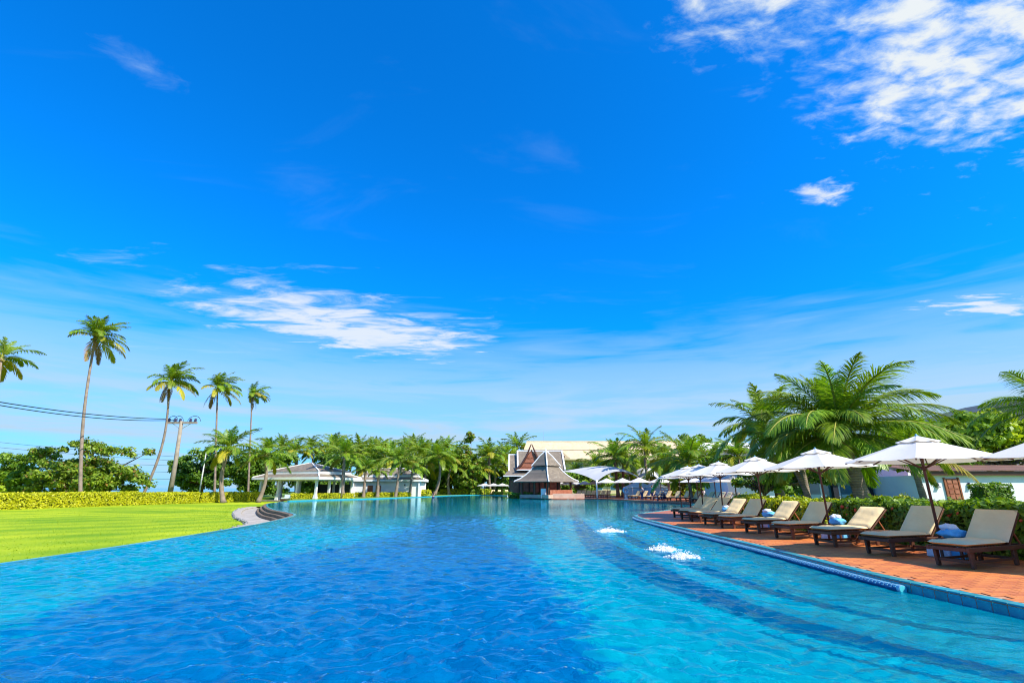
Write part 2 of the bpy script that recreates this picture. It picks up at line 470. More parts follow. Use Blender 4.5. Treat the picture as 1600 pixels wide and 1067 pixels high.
M['stone_brown'] = pmat('brown_stone', (0.22, 0.15, 0.085), (0.12, 0.085, 0.05), 1.5, 0.7, 0.5, 9)
M['stone_white'] = pmat('white_stone', (0.46, 0.41, 0.35), (0.32, 0.28, 0.23), 1.5, 0.8, 0.4, 9)
M['pebble'] = pmat('pebble', (0.30, 0.30, 0.30), (0.12, 0.13, 0.14), 3.0, 0.5, island=0.9)
M['trunk'] = None
M['bark'] = pmat('bark', (0.16, 0.11, 0.07), (0.08, 0.06, 0.04), 4.0, 0.9, 0.8, 18)
M['concrete'] = pmat('concrete', (0.34, 0.29, 0.23), (0.24, 0.21, 0.17), 2.0, 0.9, 0.3, 20)
M['steel'] = pmat('steel', (0.62, 0.65, 0.68), (0.5, 0.52, 0.55), 2.0, 0.35, metal=0.6)
M['black'] = pmat('dark_fitting', (0.02, 0.022, 0.03), (0.012, 0.013, 0.02), 5.0, 0.5)
M['cable'] = pmat('cable', (0.03, 0.06, 0.10), (0.02, 0.04, 0.07), 1.0, 0.5)
M['porcelain'] = pmat('porcelain', (0.05, 0.05, 0.12), (0.03, 0.03, 0.08), 5.0, 0.25)
M['glass'] = pmat('window_glass', (0.05, 0.16, 0.22), (0.03, 0.10, 0.16), 0.6, 0.08, spec=0.8)
M['skin'] = pmat('skin', (0.52, 0.29, 0.19), (0.46, 0.24, 0.15), 5.0, 0.55)
M['hair'] = pmat('hair', (0.03, 0.015, 0.01), (0.05, 0.025, 0.015), 20.0, 0.5)
M['navy'] = pmat('navy_cloth', (0.02, 0.03, 0.14), (0.015, 0.02, 0.10), 8.0, 0.85)
M['denim'] = pmat('denim', (0.03, 0.08, 0.20), (0.02, 0.05, 0.14), 8.0, 0.85)
M['shirt_blue'] = pmat('shirt_blue', (0.05, 0.50, 0.72), (0.04, 0.40, 0.62), 6.0, 0.85)
M['shirt_white'] = pmat('shirt_white', (0.70, 0.62, 0.62), (0.62, 0.52, 0.52), 6.0, 0.85)
M['curtain_blue'] = pmat('curtain_blue', (0.16, 0.42, 0.62), (0.30, 0.52, 0.68), 1.2, 0.85, stretch=(1, 1, 0.1))
M['foam'] = pmat('foam', (0.86, 0.90, 0.94), (0.78, 0.86, 0.92), 9.0, 0.5, 0.6, 30, trans=0.25)
M['boom_blue'] = pmat('boom_blue', (0.012, 0.14, 0.34), (0.01, 0.09, 0.26), 8.0, 0.3)
M['boom_white'] = pmat('boom_white', (0.24, 0.50, 0.64), (0.18, 0.42, 0.58), 8.0, 0.4)
M['boom_teal'] = pmat('boom_teal', (0.10, 0.62, 0.62), (0.07, 0.5, 0.52), 8.0, 0.4)
M['coconut'] = pmat('coconut', (0.22, 0.24, 0.04), (0.26, 0.16, 0.04), 3.0, 0.5)
M['frond'] = leafmat('frond', (0.105, 0.230, 0.015), (0.302, 0.438, 0.025), 0.40, 0.42, 0.5, objrand=0.45)
M['frond_yellow'] = leafmat('frond_yellow', (0.300, 0.336, 0.020), (0.510, 0.420, 0.030), 0.40, 0.5, 0.5, objrand=0.4)
M['frond_dry'] = leafmat('frond_dry', (0.26, 0.15, 0.05), (0.38, 0.24, 0.08), 0.3, 0.7, 0.5, objrand=0.3)
M['rachis'] = pmat('rachis', (0.22, 0.27, 0.03), (0.30, 0.28, 0.04), 2.0, 0.5)
M['leaf_green'] = leafmat('leaf_green', (0.092, 0.208, 0.015), (0.263, 0.416, 0.022), 0.35)
M['leaf_olive'] = leafmat('leaf_olive', (0.106, 0.206, 0.018), (0.312, 0.425, 0.027), 0.35, yellow=(0.32, 0.20, 0.04))
M['leaf_deep'] = leafmat('leaf_deep', (0.048, 0.131, 0.013), (0.171, 0.306, 0.020), 0.3)
M['leaf_lime'] = leafmat('leaf_lime', (0.210, 0.333, 0.012), (0.462, 0.578, 0.020), 0.4)
M['hedge_gold'] = leafmat('hedge_gold', (0.40, 0.44, 0.008), (0.66, 0.64, 0.012), 0.35, scale=1.2)
M['hedge_lime'] = leafmat('hedge_lime', (0.221, 0.330, 0.012), (0.578, 0.600, 0.018), 0.35, scale=1.2)
M['hedge_green'] = leafmat('hedge_green', (0.075, 0.188, 0.015), (0.255, 0.394, 0.022), 0.35, scale=1.2)
M['twig'] = pmat('twig', (0.09, 0.12, 0.015), (0.05, 0.075, 0.01), 3.0, 0.95)
M['flower_red'] = pmat('flower_red', (0.62, 0.05, 0.03), (0.55, 0.10, 0.03), 9.0, 0.6)
M['flower_orange'] = leafmat('flower_orange', (0.55, 0.26, 0.01), (0.70, 0.42, 0.02), 0.3)

def lawn_material():
    m, t = newmat('lawn')
    co = N(t, 'ShaderNodeTexCoord').outputs['Object']
    big = N(t, 'ShaderNodeTexNoise', {'Vector': co, 'Scale': 0.12, 'Detail': 4.0, 'Roughness': 0.55}).outputs[0]
    fine = N(t, 'ShaderNodeTexNoise', {'Vector': co, 'Scale': 7.0, 'Detail': 6.0, 'Roughness': 0.7}).outputs[0]
    f = MA(t, 'MULTIPLY_ADD', MA(t, 'SUBTRACT', fine, 0.5), 0.75, SM(t, big, 0.25, 0.75), clamp=True)
    stripe = N(t, 'ShaderNodeTexWave', {'Vector': N(t, 'ShaderNodeMapping', {'Vector': co, 'Rotation': (0, 0, R(35))}).outputs[0], 'Scale': 0.11, 'Distortion': 3.0, 'Detail': 2.0}).outputs[1]
    f = MA(t, 'MULTIPLY_ADD', MA(t, 'SUBTRACT', stripe, 0.5), 0.35, f, clamp=True)
    col = MIX(t, f, (0.13, 0.27, 0.007), (0.42, 0.49, 0.014))
    dry_ = N(t, 'ShaderNodeTexNoise', {'Vector': co, 'Scale': 0.45, 'Detail': 5.0, 'Roughness': 0.65}).outputs[0]
    col = MIX(t, MA(t, 'MULTIPLY', SM(t, dry_, 0.58, 0.8), 0.45), col, (0.46, 0.44, 0.03))
    b = N(t, 'ShaderNodeBsdfPrincipled', {'Base Color': col, 'Roughness': 0.9, 'Specular IOR Level': 0.15})
    bp = N(t, 'ShaderNodeBump', {'Height': N(t, 'ShaderNodeTexNoise', {'Vector': co, 'Scale': 25.0, 'Detail': 3.0}).outputs[0], 'Strength': 0.6, 'Distance': 0.04})
    t.links.new(bp.outputs[0], b.inputs['Normal'])
    N(t, 'ShaderNodeOutputMaterial', {0: b.outputs[0]})
    return m
M['lawn'] = lawn_material()

def roof_material(name, c1, c2, rows=6.0, rough=0.4, spec=0.5):
    m, t = newmat(name)
    co = N(t, 'ShaderNodeTexCoord').outputs['Object']
    br = N(t, 'ShaderNodeTexBrick', {'Vector': N(t, 'ShaderNodeMapping', {'Vector': co, 'Rotation': (R(90), 0, 0)}).outputs[0], 'Color1': c4(c1), 'Color2': c4(c2), 'Mortar': c4(tuple(x * 0.5 for x in c2)),
                                       'Scale': 1.0, 'Brick Width': 1.6 / rows, 'Row Height': 1.0 / rows, 'Mortar Size': 0.012})
    nz = N(t, 'ShaderNodeTexNoise', {'Vector': co, 'Scale': 0.7, 'Detail': 6.0}).outputs[0]
    col = MIX(t, MA(t, 'MULTIPLY', SM(t, nz, 0.4, 0.8), 0.4), br.outputs[0], tuple(x * 0.6 for x in c2))
    b = N(t, 'ShaderNodeBsdfPrincipled', {'Base Color': col, 'Roughness': rough, 'Specular IOR Level': spec})
    bp = N(t, 'ShaderNodeBump', {'Height': br.outputs['Fac'], 'Strength': 0.5, 'Distance': -0.02})
    t.links.new(bp.outputs[0], b.inputs['Normal'])
    N(t, 'ShaderNodeOutputMaterial', {0: b.outputs[0]})
    return m
M['slate'] = roof_material('slate_roof', (0.26, 0.215, 0.165), (0.19, 0.155, 0.12), 5.0, 0.7, 0.2)
M['roof_cream'] = roof_material('cream_roof', (0.70, 0.54, 0.35), (0.62, 0.47, 0.30), 3.0, 0.8, 0.2)
M['roof_brown'] = roof_material('brown_roof', (0.22, 0.10, 0.06), (0.15, 0.07, 0.045), 4.0, 0.6)
M['roof_gray'] = roof_material('gray_roof', (0.075, 0.095, 0.105), (0.055, 0.07, 0.08), 4.0, 0.7, 0.2)

def trunk_material():
    m, t = newmat('palm_trunk')
    co = N(t, 'ShaderNodeTexCoord').outputs['Object']
    w = N(t, 'ShaderNodeTexWave', {'Vector': co, 'Scale': 2.6, 'Distortion': 2.2, 'Detail': 3.0, 'Detail Scale': 2.0}, bands_direction='Z').outputs[1]
    nz = N(t, 'ShaderNodeTexNoise', {'Vector': co, 'Scale': 2.0, 'Detail': 6.0}).outputs[0]
    col = MIX(t, SM(t, nz, 0.3, 0.7), (0.36, 0.28, 0.22), (0.22, 0.17, 0.14))
    col = MIX(t, MA(t, 'MULTIPLY', w, 0.45), col, (0.10, 0.075, 0.06))
    b = N(t, 'ShaderNodeBsdfPrincipled', {'Base Color': col, 'Roughness': 0.9})
    bp = N(t, 'ShaderNodeBump', {'Height': w, 'Strength': 0.5, 'Distance': 0.03})
    t.links.new(bp.outputs[0], b.inputs['Normal'])
    N(t, 'ShaderNodeOutputMaterial', {0: b.outputs[0]})
    return m
M['trunk'] = trunk_material()

# ------------------------------------------------------------------ the pool and the ground
WZ = -0.13
FZ = -0.92
right_edge = smooth_path([(7.6, -5), (7.2, 1), (6.9, 5), (6.68, 7.2), (6.48, 9.2), (6.5, 11.5), (6.55, 14), (6.52, 18), (6.5, 23), (6.6, 27.4), (7.1, 30.2), (8.3, 32.8), (10.6, 36.2), (14.2, 42.6), (16.6, 47.5), (18.0, 52)], 8)
far_edge = smooth_path([(18.5, 54.8), (17.6, 59), (16.1, 65), (13.4, 75.2), (9.6, 77), (6.2, 77.4), (4.6, 79), (3.4, 88), (2.0, 100), (-1, 112), (-5, 119), (-9.5, 120), (-13.6, 112), (-15.3, 101), (-18, 93), (-21.5, 80), (-25.4, 73), (-28.2, 65)], 5)
left_edge = smooth_path([(-28.4, 64.4), (-26.6, 57), (-23, 49), (-19, 41.6), (-16, 37.2), (-13.5, 32.6), (-12.1, 26), (-11.6, 20), (-11.45, 15.7), (-11.5, 12), (-11.7, 6), (-12, -5)], 8)
pool = right_edge + far_edge + left_edge

ground = sheet('ground', [(-4000, -400), (4000, -400), (4000, 5000), (-4000, 5000)], -1.0, M['soil'])
floor = sheet('pool_floor', pool, FZ, M['floor_light'])
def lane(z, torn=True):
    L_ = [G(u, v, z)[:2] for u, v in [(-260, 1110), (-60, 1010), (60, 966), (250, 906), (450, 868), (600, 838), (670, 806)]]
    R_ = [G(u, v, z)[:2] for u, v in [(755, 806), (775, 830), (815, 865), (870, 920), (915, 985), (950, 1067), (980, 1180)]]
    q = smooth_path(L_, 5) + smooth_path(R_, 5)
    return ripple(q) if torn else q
def ripple(poly, step=0.16, amp=0.5):
    """the outline as the ripples break it up"""
    out = []; n = len(poly); r = random.Random(4)
    for i in range(n):
        a, b = np.array(poly[i]), np.array(poly[(i + 1) % n]); L = np.linalg.norm(b - a)
        if L > 25: out.append(tuple(a)); continue
        nrm = np.array([b[1] - a[1], a[0] - b[0]]) / (L + 1e-9)
        k = max(1, int(L / step))
        for j in range(k):
            p = a + (b - a) * (j / k)
            d_ = np.hypot(*p)
            out.append(tuple(p + nrm * r.uniform(-1, 1) * amp * min(0.30, 0.02 + 0.012 * d_)))
    return out
def strip(pts, w0, w1, torn=True):
    p = smooth_path(pts, 5); n = len(p); a = []; b = []
    for i, q in enumerate(p):
        f = i / (n - 1); w = (w0 + (w1 - w0) * f) * (0.25 + 0.75 * min(1, 5 * f, 12 * (1 - f)))
        a.append(offset_path(p, w)[i]); b.append(offset_path(p, -w)[i])
    return ripple(a + b[::-1], 0.12, 0.3) if torn else a + b[::-1]
def steps(z, torn=True):  # outlines of the wakes' dark bands, painted in as colour, not built steps
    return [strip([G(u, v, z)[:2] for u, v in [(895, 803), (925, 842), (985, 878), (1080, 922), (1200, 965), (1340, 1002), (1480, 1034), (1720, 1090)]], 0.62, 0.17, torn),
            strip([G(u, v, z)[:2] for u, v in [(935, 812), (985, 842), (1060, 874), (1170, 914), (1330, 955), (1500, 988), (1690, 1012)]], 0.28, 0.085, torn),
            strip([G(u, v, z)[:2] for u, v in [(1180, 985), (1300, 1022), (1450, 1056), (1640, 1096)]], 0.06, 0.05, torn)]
sheet('pool_floor_lane', lane(-0.4), FZ + 0.004, M['floor_deep'])
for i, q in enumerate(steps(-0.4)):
    sheet('pool_floor_wake_band', q, FZ + 0.008, M['floor_navy'])  # the same wake bands laid flat on the floor in navy
YN, YF = 1.8, 34.0
def inside(poly, x, y):
    r = np.zeros(x.shape, dtype=bool)
    for (x0, y0), (x1, y1) in zip(poly, poly[1:] + poly[:1]):
        if y0 == y1: continue
        r ^= ((y0 > y) != (y1 > y)) & (x < (x1 - x0) * (y - y0) / (y1 - y0) + x0)
    return r
def near_water():
    """the near half of the pool as a real rippled surface"""
    rw = np.random.default_rng(21)
    ys = [YN]
    while ys[-1] < YF:
        ys.append(ys[-1] + 0.026 + 0.0052 * (ys[-1] - YN))
    ys = np.array(ys); ys[-1] = YF
    nc = 560
    xr = np.interp(ys, [p[1] for p in right_edge], [p[0] for p in right_edge])
    xl = np.interp(ys, [p[1] for p in left_edge[::-1]], [p[0] for p in left_edge[::-1]])
    sx = np.linspace(0, 1, nc)
    X = xl[:, None] + (xr - xl)[:, None] * sx[None, :]
    Y = np.repeat(ys[:, None], nc, 1)
    wx = X + 0.22 * np.sin(1.1 * Y + 0.7 * X) + 0.10 * np.sin(2.7 * X - 1.9 * Y) + 0.05 * np.sin(6.1 * Y + 3.3 * X)
    wy = Y + 0.22 * np.sin(1.3 * X - 0.5 * Y + 1) + 0.10 * np.sin(2.3 * Y + 2.9 * X) + 0.05 * np.sin(7.3 * X - 2.1 * Y)
    Z = np.zeros_like(X)
    for i in range(34):
        wl = 0.80 * (0.095 / 0.80) ** (i / 33.0)
        a = rw.normal(PI / 2, 0.75); k = 2 * PI / wl
        s_ = np.sin(k * (wx * math.cos(a) + wy * math.sin(a)) + rw.random() * 6.28)
        amp = 0.0058 * wl ** 0.72
        lod = np.clip((wl - 2.2 * (0.026 + 0.0052 * (Y - YN))) / wl * 2.0, 0, 1)
        Z += amp * lod * (s_ if i % 2 else 1.2 * (0.6 - np.abs(s_)))
    gust = 0.75 + 0.35 * np.sin(0.35 * X + 0.21 * Y + 1) + 0.3 * np.sin(0.27 * Y - 0.4 * X)
    edge = np.clip(np.minimum(sx, 1 - sx)[None, :] * 40, 0, 1) * np.clip((YF - Y) / 8, 0, 1)
    Z *= np.clip(gust, 0.4, 1.3) * edge * 1.7
    V = np.stack([X, Y, WZ + Z], -1).reshape(-1, 3)
    nr = len(ys)
    i, j = np.meshgrid(np.arange(nr - 1), np.arange(nc - 1), indexing='ij')
    p = (i * nc + j).ravel()
    me = mesh_np('water', V, np.stack([p, p + 1, p + nc + 1, p + nc], 1), M['water'], smooth=True)
    me.materials.append(M['water_deep']); me.materials.append(M['water_wake_band'])
    cx = ((X[:-1, :-1] + X[1:, 1:]) / 2).ravel(); cy = ((Y[:-1, :-1] + Y[1:, 1:]) / 2).ravel()
    zc_ = Z[:-1, :-1].ravel()
    jx = cx + 9 * zc_ * (1 + 0.05 * cy); jy = cy + 14 * zc_ * (1 + 0.08 * cy)       # the ripples tear the outlines below
    mi = np.zeros(len(p), dtype=np.int32)
    mi[inside(lane(WZ, False), jx, jy)] = 1
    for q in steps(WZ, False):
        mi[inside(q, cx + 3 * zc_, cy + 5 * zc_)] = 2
    me.polygons.foreach_set('material_index', mi)
    tag(ob('water', me), kind='structure')
near_water()
def cut(path, lo):
    return [p for p in path if (p[1] > YF) == lo]
ex = lambda path: float(np.interp(YF, [p[1] for p in path], [p[0] for p in path]))
sheet('water', [(ex(right_edge), YF)] + cut(right_edge, True) + far_edge + cut(left_edge, True) + [(ex(left_edge[::-1]), YF)], WZ, M['water'])
nb_ = lambda path: float(np.interp(YN, [p[1] for p in path], [p[0] for p in path]))
sheet('water', [p for p in right_edge if p[1] < YN] + [(nb_(right_edge), YN), (nb_(left_edge[::-1]), YN)] + [p for p in left_edge if p[1] < YN], WZ, M['water_deep'])
shell = MB()
n = len(pool)
shell.add([(p[0], p[1], WZ - 0.004) for p in pool] + [(p[0], p[1], -1.0) for p in pool], [(i, (i + 1) % n, n + (i + 1) % n, n + i) for i in range(n)])
tag(shell.build('pool_wall', M['teal_mix']), kind='structure')

# deck (right and far right), garden behind the pool, lawn on the left
iu = next(i for i, p in enumerate(far_edge) if p[1] > 78)
deck_poly = right_edge + far_edge[:iu] + [(4.2, 112), (90, 112), (90, -5)]
def deck_material():
    m, t = newmat('deck_far')
    co = N(t, 'ShaderNodeTexCoord').outputs['Object']
    br = N(t, 'ShaderNodeTexBrick', {'Vector': N(t, 'ShaderNodeMapping', {'Vector': co, 'Rotation': (0, 0, R(8))}).outputs[0], 'Color1': (0.48, 0.13, 0.045, 1), 'Color2': (0.40, 0.10, 0.04, 1), 'Mortar': (0.5, 0.32, 0.2, 1),
                                       'Scale': 1.0, 'Brick Width': 0.34, 'Row Height': 0.2, 'Mortar Size': 0.008})
    nz = N(t, 'ShaderNodeTexNoise', {'Vector': co, 'Scale': 0.9, 'Detail': 6.0}).outputs[0]
    col = MIX(t, MA(t, 'MULTIPLY', SM(t, nz, 0.35, 0.75), 0.35), br.outputs[0], (0.36, 0.12, 0.07))
    N(t, 'ShaderNodeOutputMaterial', {0: N(t, 'ShaderNodeBsdfPrincipled', {'Base Color': col, 'Roughness': 0.5}).outputs[0]})
    return m
d = MB().prism(deck_poly, -1.0, -0.004).build('deck', deck_material())
tag(d, kind='structure')
gard = far_edge[iu:] + [(-28.4, 64.4), (-33, 80), (-60, 105), (-130, 190), (160, 190), (160, 112), (4.2, 112)]
tag(MB().prism(gard, -1.0, -0.06).build('garden_ground', M['garden']), kind='structure')
tag(MB().prism([(12.6, 8), (13.0, 22), (14.6, 31), (20, 42), (24, 60), (34, 66), (88, 66), (88, -4), (12.6, -4)], -0.02, 0.03).build('garden_bed', M['garden']), kind='structure')
lw = left_edge[::-1]
lw2 = [b if 28 < a[1] < 61.5 else a for a, b in zip(left_edge, offset_path(left_edge, 2.7))][::-1]
sheet('lawn', lw2 + [(-33, 80), (-60, 105), (-75, 110), (-75, -5)], 0, M['lawn'], zf=lambda x, y: lawn_z(x))
sheet('verge', [(-75, -5), (-75, 110), (-130, 190), (-130, -5)], 0, M['soil'], zf=lambda x, y: 0.02)
sheet('sea', [(-4000, -300), (-131, -300), (-131, 400), (-900, 4900), (-4000, 4900)], -0.6, M['sea'])

# grass blades over the near lawn
def grass():
    nb = 40000
    y = 9 + 55 * rng.random(nb) ** 1.7
    xe = np.interp(y, [p[1] for p in lw], [p[0] for p in lw])
    x = xe - 0.05 - (38 * rng.random(nb) ** 1.6) - np.where((y > 27) & (y < 63), 3.6, 0.0)
    z = -0.85 + np.maximum(0, -12 - x) * 0.015
    a = rng.random(nb) * 2 * PI
    h = 0.03 + 0.025 * rng.random(nb)
    w = 0.012 + 0.012 * rng.random(nb)
    V = np.zeros((nb, 3, 3), dtype=np.float32)
    V[:, 0] = np.stack([x - np.cos(a) * w, y - np.sin(a) * w, z - 0.01], 1)
    V[:, 1] = np.stack([x + np.cos(a) * w, y + np.sin(a) * w, z - 0.01], 1)
    V[:, 2] = np.stack([x + rng.normal(0, 0.03, nb), y + rng.normal(0, 0.03, nb), z + h], 1)
    me = mesh_np('grass', V.reshape(-1, 3), np.arange(nb * 3).reshape(nb, 3), leafmat('grass_blade', (0.20, 0.34, 0.01), (0.38, 0.48, 0.016), 0.35))
    tag(ob('grass', me), 'short bright green grass blades on the mown lawn', 'grass', kind='stuff')
grass()

def ribbon(path, d0, d1, z0, z1):
    a = offset_path(path, d0); b = offset_path(path, d1); k = len(path)
    vs = [(p[0], p[1], z1) for p in a] + [(p[0], p[1], z1) for p in b] + [(p[0], p[1], z0) for p in a] + [(p[0], p[1], z0) for p in b]
    fs = []
    for i in range(k - 1):
        fs += [(i, i + 1, k + i + 1, k + i), (2 * k + i, 3 * k + i, 3 * k + i + 1, 2 * k + i + 1), (i, 2 * k + i, 2 * k + i + 1, i + 1), (k + i, k + i + 1, 3 * k + i + 1, 3 * k + i)]
    fs += [(0, k, 3 * k, 2 * k), (k - 1, 3 * k - 1, 4 * k - 1, 2 * k - 1)]
    return MB().add(vs, fs)

# spill-over lip along the whole left side (walking from the far lobe to the camera, outside is on the right)
tag(ribbon(left_edge, 0.003, 0.16, -1.0, WZ - 0.006).build('pool_lip', M['teal_mix']), kind='structure')
far_lip = far_edge[iu + 8:]
tag(ribbon(far_lip, -0.3, -0.003, -0.5, -0.03).build('pool_kerb', M['teal_mix']), kind='structure')

# stepped overflow basin at the bend
bp_ = [p for p in left_edge if 27.5 < p[1] < 62]
basin = thing('overflow_basin', (0, 0, 0), 0, 'curved overflow basin of brown stone steps and pebble rim beside the lawn', 'basin')
for k in range(3):
    ribbon(bp_, 0.165 + 0.26 * k, 0.165 + 0.26 * (k + 1) - 0.004, -1.0, WZ - 0.03 - 0.19 * k).build('step', M['stone_brown'], basin, bevel=0.02)
ribbon(bp_, 0.95, 2.15, -1.0, -0.74).build('channel_floor', M['stone_white'], basin)
ribbon(bp_, 2.155, 2.75, -1.0, -0.58).build('rim', M['stone_white'], basin, bevel=0.05)
pb = MB()
rp = offset_path(bp_, 2.78)
for i in range(len(rp) - 1):
    a, b = np.array(rp[i]), np.array(rp[i + 1]); L = np.linalg.norm(b - a)
    for k in range(int(L / 0.09)):
        q = a + (b - a) * random.random(); r = random.uniform(0.05, 0.11); zc_ = random.uniform(-0.86, -0.6)
        off = random.uniform(-0.02, 0.05)
        pb.lathe([(r * 0.5, -r * 0.7), (r, -0.1 * r), (r * 0.8, r * 0.5), (r * 0.2, r * 0.75)], 6, (q[0] - off, q[1], zc_))
for i in range(26):
    q = rp[random.randrange(len(rp) - 20, len(rp))]
tag(pb.build('pebbles', M['pebble'], basin, smooth=True), kind='stuff')

# ------------------------------------------------------------------ terracotta tiles, teal coping
def edge_x(y):
    return float(np.interp(y, [p[1] for p in right_edge], [p[0] for p in right_edge]))
TA = R(-8)
tl, tw = 0.335, 0.195
ca, sa = math.cos(TA), math.sin(TA)
tile_me = MB().box((0, 0, 0.006), (tl - 0.008, tw - 0.008, 0.014)).mesh('tile', M['terracotta'], bevel=0.003)
cells = []
for r in range(-10, 120):
    for c in range(-10, 70):
        lx = (c + (0.5 if r % 2 else 0.0)) * tl; ly = r * tw
        x = 5.5 + lx * ca - ly * sa; y = 6.2 + lx * sa + ly * ca
        if not (6.0 < y < 24 and x > edge_x(y) + 0.36 and x < 12.3):
            continue
        a = Vector((x, y, 0)) - Vector((0, 0, EYE))
        dpt = a.y * CP + a.z * SP
        u = 800 + FPX * a.x / dpt
        cells.append((a.length, u < 1625, x, y))
vis = sorted([q for q in cells if q[1]])
sheet('deck_grout', [(edge_x(y) + 0.22, y) for y in np.linspace(6, 24, 40)] + [(12.35, 24), (12.35, 6)], 0.0, M['grout'])
for q in vis[:300]:
    ob('tile', tile_me, d, (q[2], q[3], 0), (random.uniform(-0.002, 0.002), random.uniform(-0.002, 0.002), TA))
rest = MB()
for q in vis[300:] + [q for q in cells if not q[1] and q[0] < 16]:
    rest.box((q[2], q[3], 0.006), (tl - 0.008, tw - 0.008, 0.014), (0, 0, TA))
tag(rest.build('tile', M['terracotta_mix'], d), kind='stuff')

def along(path, step):
    pts = [np.array(p[:2]) for p in path]; out = []; acc = 0.0
    for a, b in zip(pts[:-1], pts[1:]):
        L = np.linalg.norm(b - a); t = (b - a) / L
        while acc < L:
            out.append((a + t * acc, math.atan2(t[1], t[0]))); acc += step
        acc -= L
    return out
cop = [q for q in along(right_edge, 0.212) if q[0][1] > 3.5]
cop_me = MB().box((0, -0.105, 0.004), (0.204, 0.20, 0.028)).mesh('coping_tile', M['teal_tile'], bevel=0.006)
side_me = MB().box((0, -0.008, -0.165), (0.204, 0.022, 0.30)).mesh('side_tile', M['teal_tile'], bevel=0.004)
coping = thing('pool_coping', (0, 0, 0), 0, 'glazed teal tile coping along the terracotta deck edge', 'coping')
tag(coping, kind='structure'); del coping['category']
bed = ribbon([p for p in right_edge if p[1] > 3.3], 0.005, 0.24, -0.35, -0.012).build('coping_bed', M['tile_joint'], coping)
restc = MB()
for i, (q, a) in enumerate(cop):
    if q[1] < 24:
        ob('coping_tile', cop_me, coping, (q[0], q[1], 0), (0, 0, a))
        ob('side_tile', side_me, coping, (q[0], q[1], 0), (0, 0, a))
    else:
        restc.box((q[0] + 0.105 * math.sin(a), q[1] - 0.105 * math.cos(a), 0.004), (0.2, 0.2, 0.028), (0, 0, a))
        restc.box((q[0] + 0.008 * math.sin(a), q[1] - 0.008 * math.cos(a), -0.165), (0.204, 0.022, 0.30), (0, 0, a))
tag(restc.build('coping_tile', M['teal_mix'], coping), kind='stuff')
tag(ribbon(far_edge[:iu + 1], 0.003, 0.3, -0.4, 0.012).build('far_coping', M['stone_pink']), kind='structure')

# floating boom lying along the coping
bpath = [p for p in offset_path(right_edge, -0.085) if 8.75 < p[1] < 29.0]
boom = thing('floating_boom', (bpath[0][0], bpath[0][1], WZ), 0, 'long blue and white ribbed floating boom lying along the teal pool edge', 'boom')
bx0, by0 = bpath[0]
MB().tube([(p[0] - bx0, p[1] - by0, 0.035) for p in bpath], 0.05, 12).build('tube', M['boom_blue'], boom, smooth=True)
beads = MB()
for i, (q, a) in enumerate(along(bpath, 0.085)):
    for k in range(4):
        th_ = R(18 + k * 34 + (17 if i % 2 else 0))
        off = math.cos(th_) * 0.05; zz_ = math.sin(th_) * 0.05 + 0.035
        c = (q[0] - bx0 - math.sin(a) * off, q[1] - by0 + math.cos(a) * off, zz_)
        beads.box(c, (0.045, 0.024, 0.02), (0, 0, a))
beads.build('beads', M['boom_white'], boom)
q0 = bpath[0]
cap = MB().tube([(0, -0.03, 0.035), (0, 0.03, 0.035)], 0.066, 16).build('end_ring', M['boom_white'], boom)
MB().tube([(0, -0.036, 0.035), (0, -0.02, 0.035)], 0.055, 16).build('end_cap', M['boom_teal'], boom)

# ------------------------------------------------------------------ bubbling jets
def jet(u, v, sx, sy, label, seed):
    g = G(u, v, WZ)
    o = thing('water_jet', g, 0, label, 'water jet', 'bubbling jets in the pool')
    r = np.random.default_rng(seed)
    n = 56
    xs, ys = np.meshgrid(np.linspace(-1.15, 1.15, n), np.linspace(-1.15, 1.15, n), indexing='ij')
    rad = np.sqrt(xs ** 2 + ys ** 2)
    ang = np.arctan2(ys, xs)
    lim = 0.85 + 0.12 * np.sin(3 * ang + seed) + 0.10 * np.sin(7 * ang + 2 * seed) + 0.05 * np.sin(13 * ang)
    nz = np.zeros_like(xs)
    for f, am in ((4, 0.5), (9, 0.35), (19, 0.3)):
        for k in range(5):
            a = r.random() * 6.28; nz += am / 2.2 * np.sin(f * (xs * np.cos(a) + ys * np.sin(a)) + r.random() * 6.28)
    z = np.clip(1 - (rad / lim) ** 2, -0.25, 1) * 0.055 * (1 + 0.75 * nz) + 0.03 * r.random(xs.shape) * (rad < lim)
    z = np.where(rad > lim, -0.03, z)
    jx = r.normal(0, 0.006, xs.shape)
    V = np.stack([xs * sx + jx, ys * sy + jx, z], -1).reshape(-1, 3)
    i, j = np.meshgrid(np.arange(n - 1), np.arange(n - 1), indexing='ij')
    p = (i * n + j).ravel()
    ob('foam', mesh_np('foam', V, np.stack([p, p + n, p + n + 1, p + 1], 1), M['foam'], smooth=True), o)
    b = MB()
    for k in range(260):
        a = random.random() * 2 * PI; rr = random.uniform(0.1, 1.25)
        q = random.uniform(0.005, 0.016)
        b.lathe([(q * 0.5, -q), (q, 0), (q * 0.5, q)], 5, (math.cos(a) * rr * sx, math.sin(a) * rr * sy, max(0.004, random.uniform(0, 0.17) * (1.25 - rr))))
    tag(b.build('droplets', M['foam'], o, smooth=True), kind='stuff')
jet(953, 830, 0.55, 0.42, 'far white bubbling jet in the pool near the deck tip', 3)
jet(1036, 859, 0.42, 0.30, 'middle white bubbling jet, left of the nearest jet', 5)
jet(1068, 871, 0.40, 0.26, 'nearest white bubbling jet in the pool', 8)

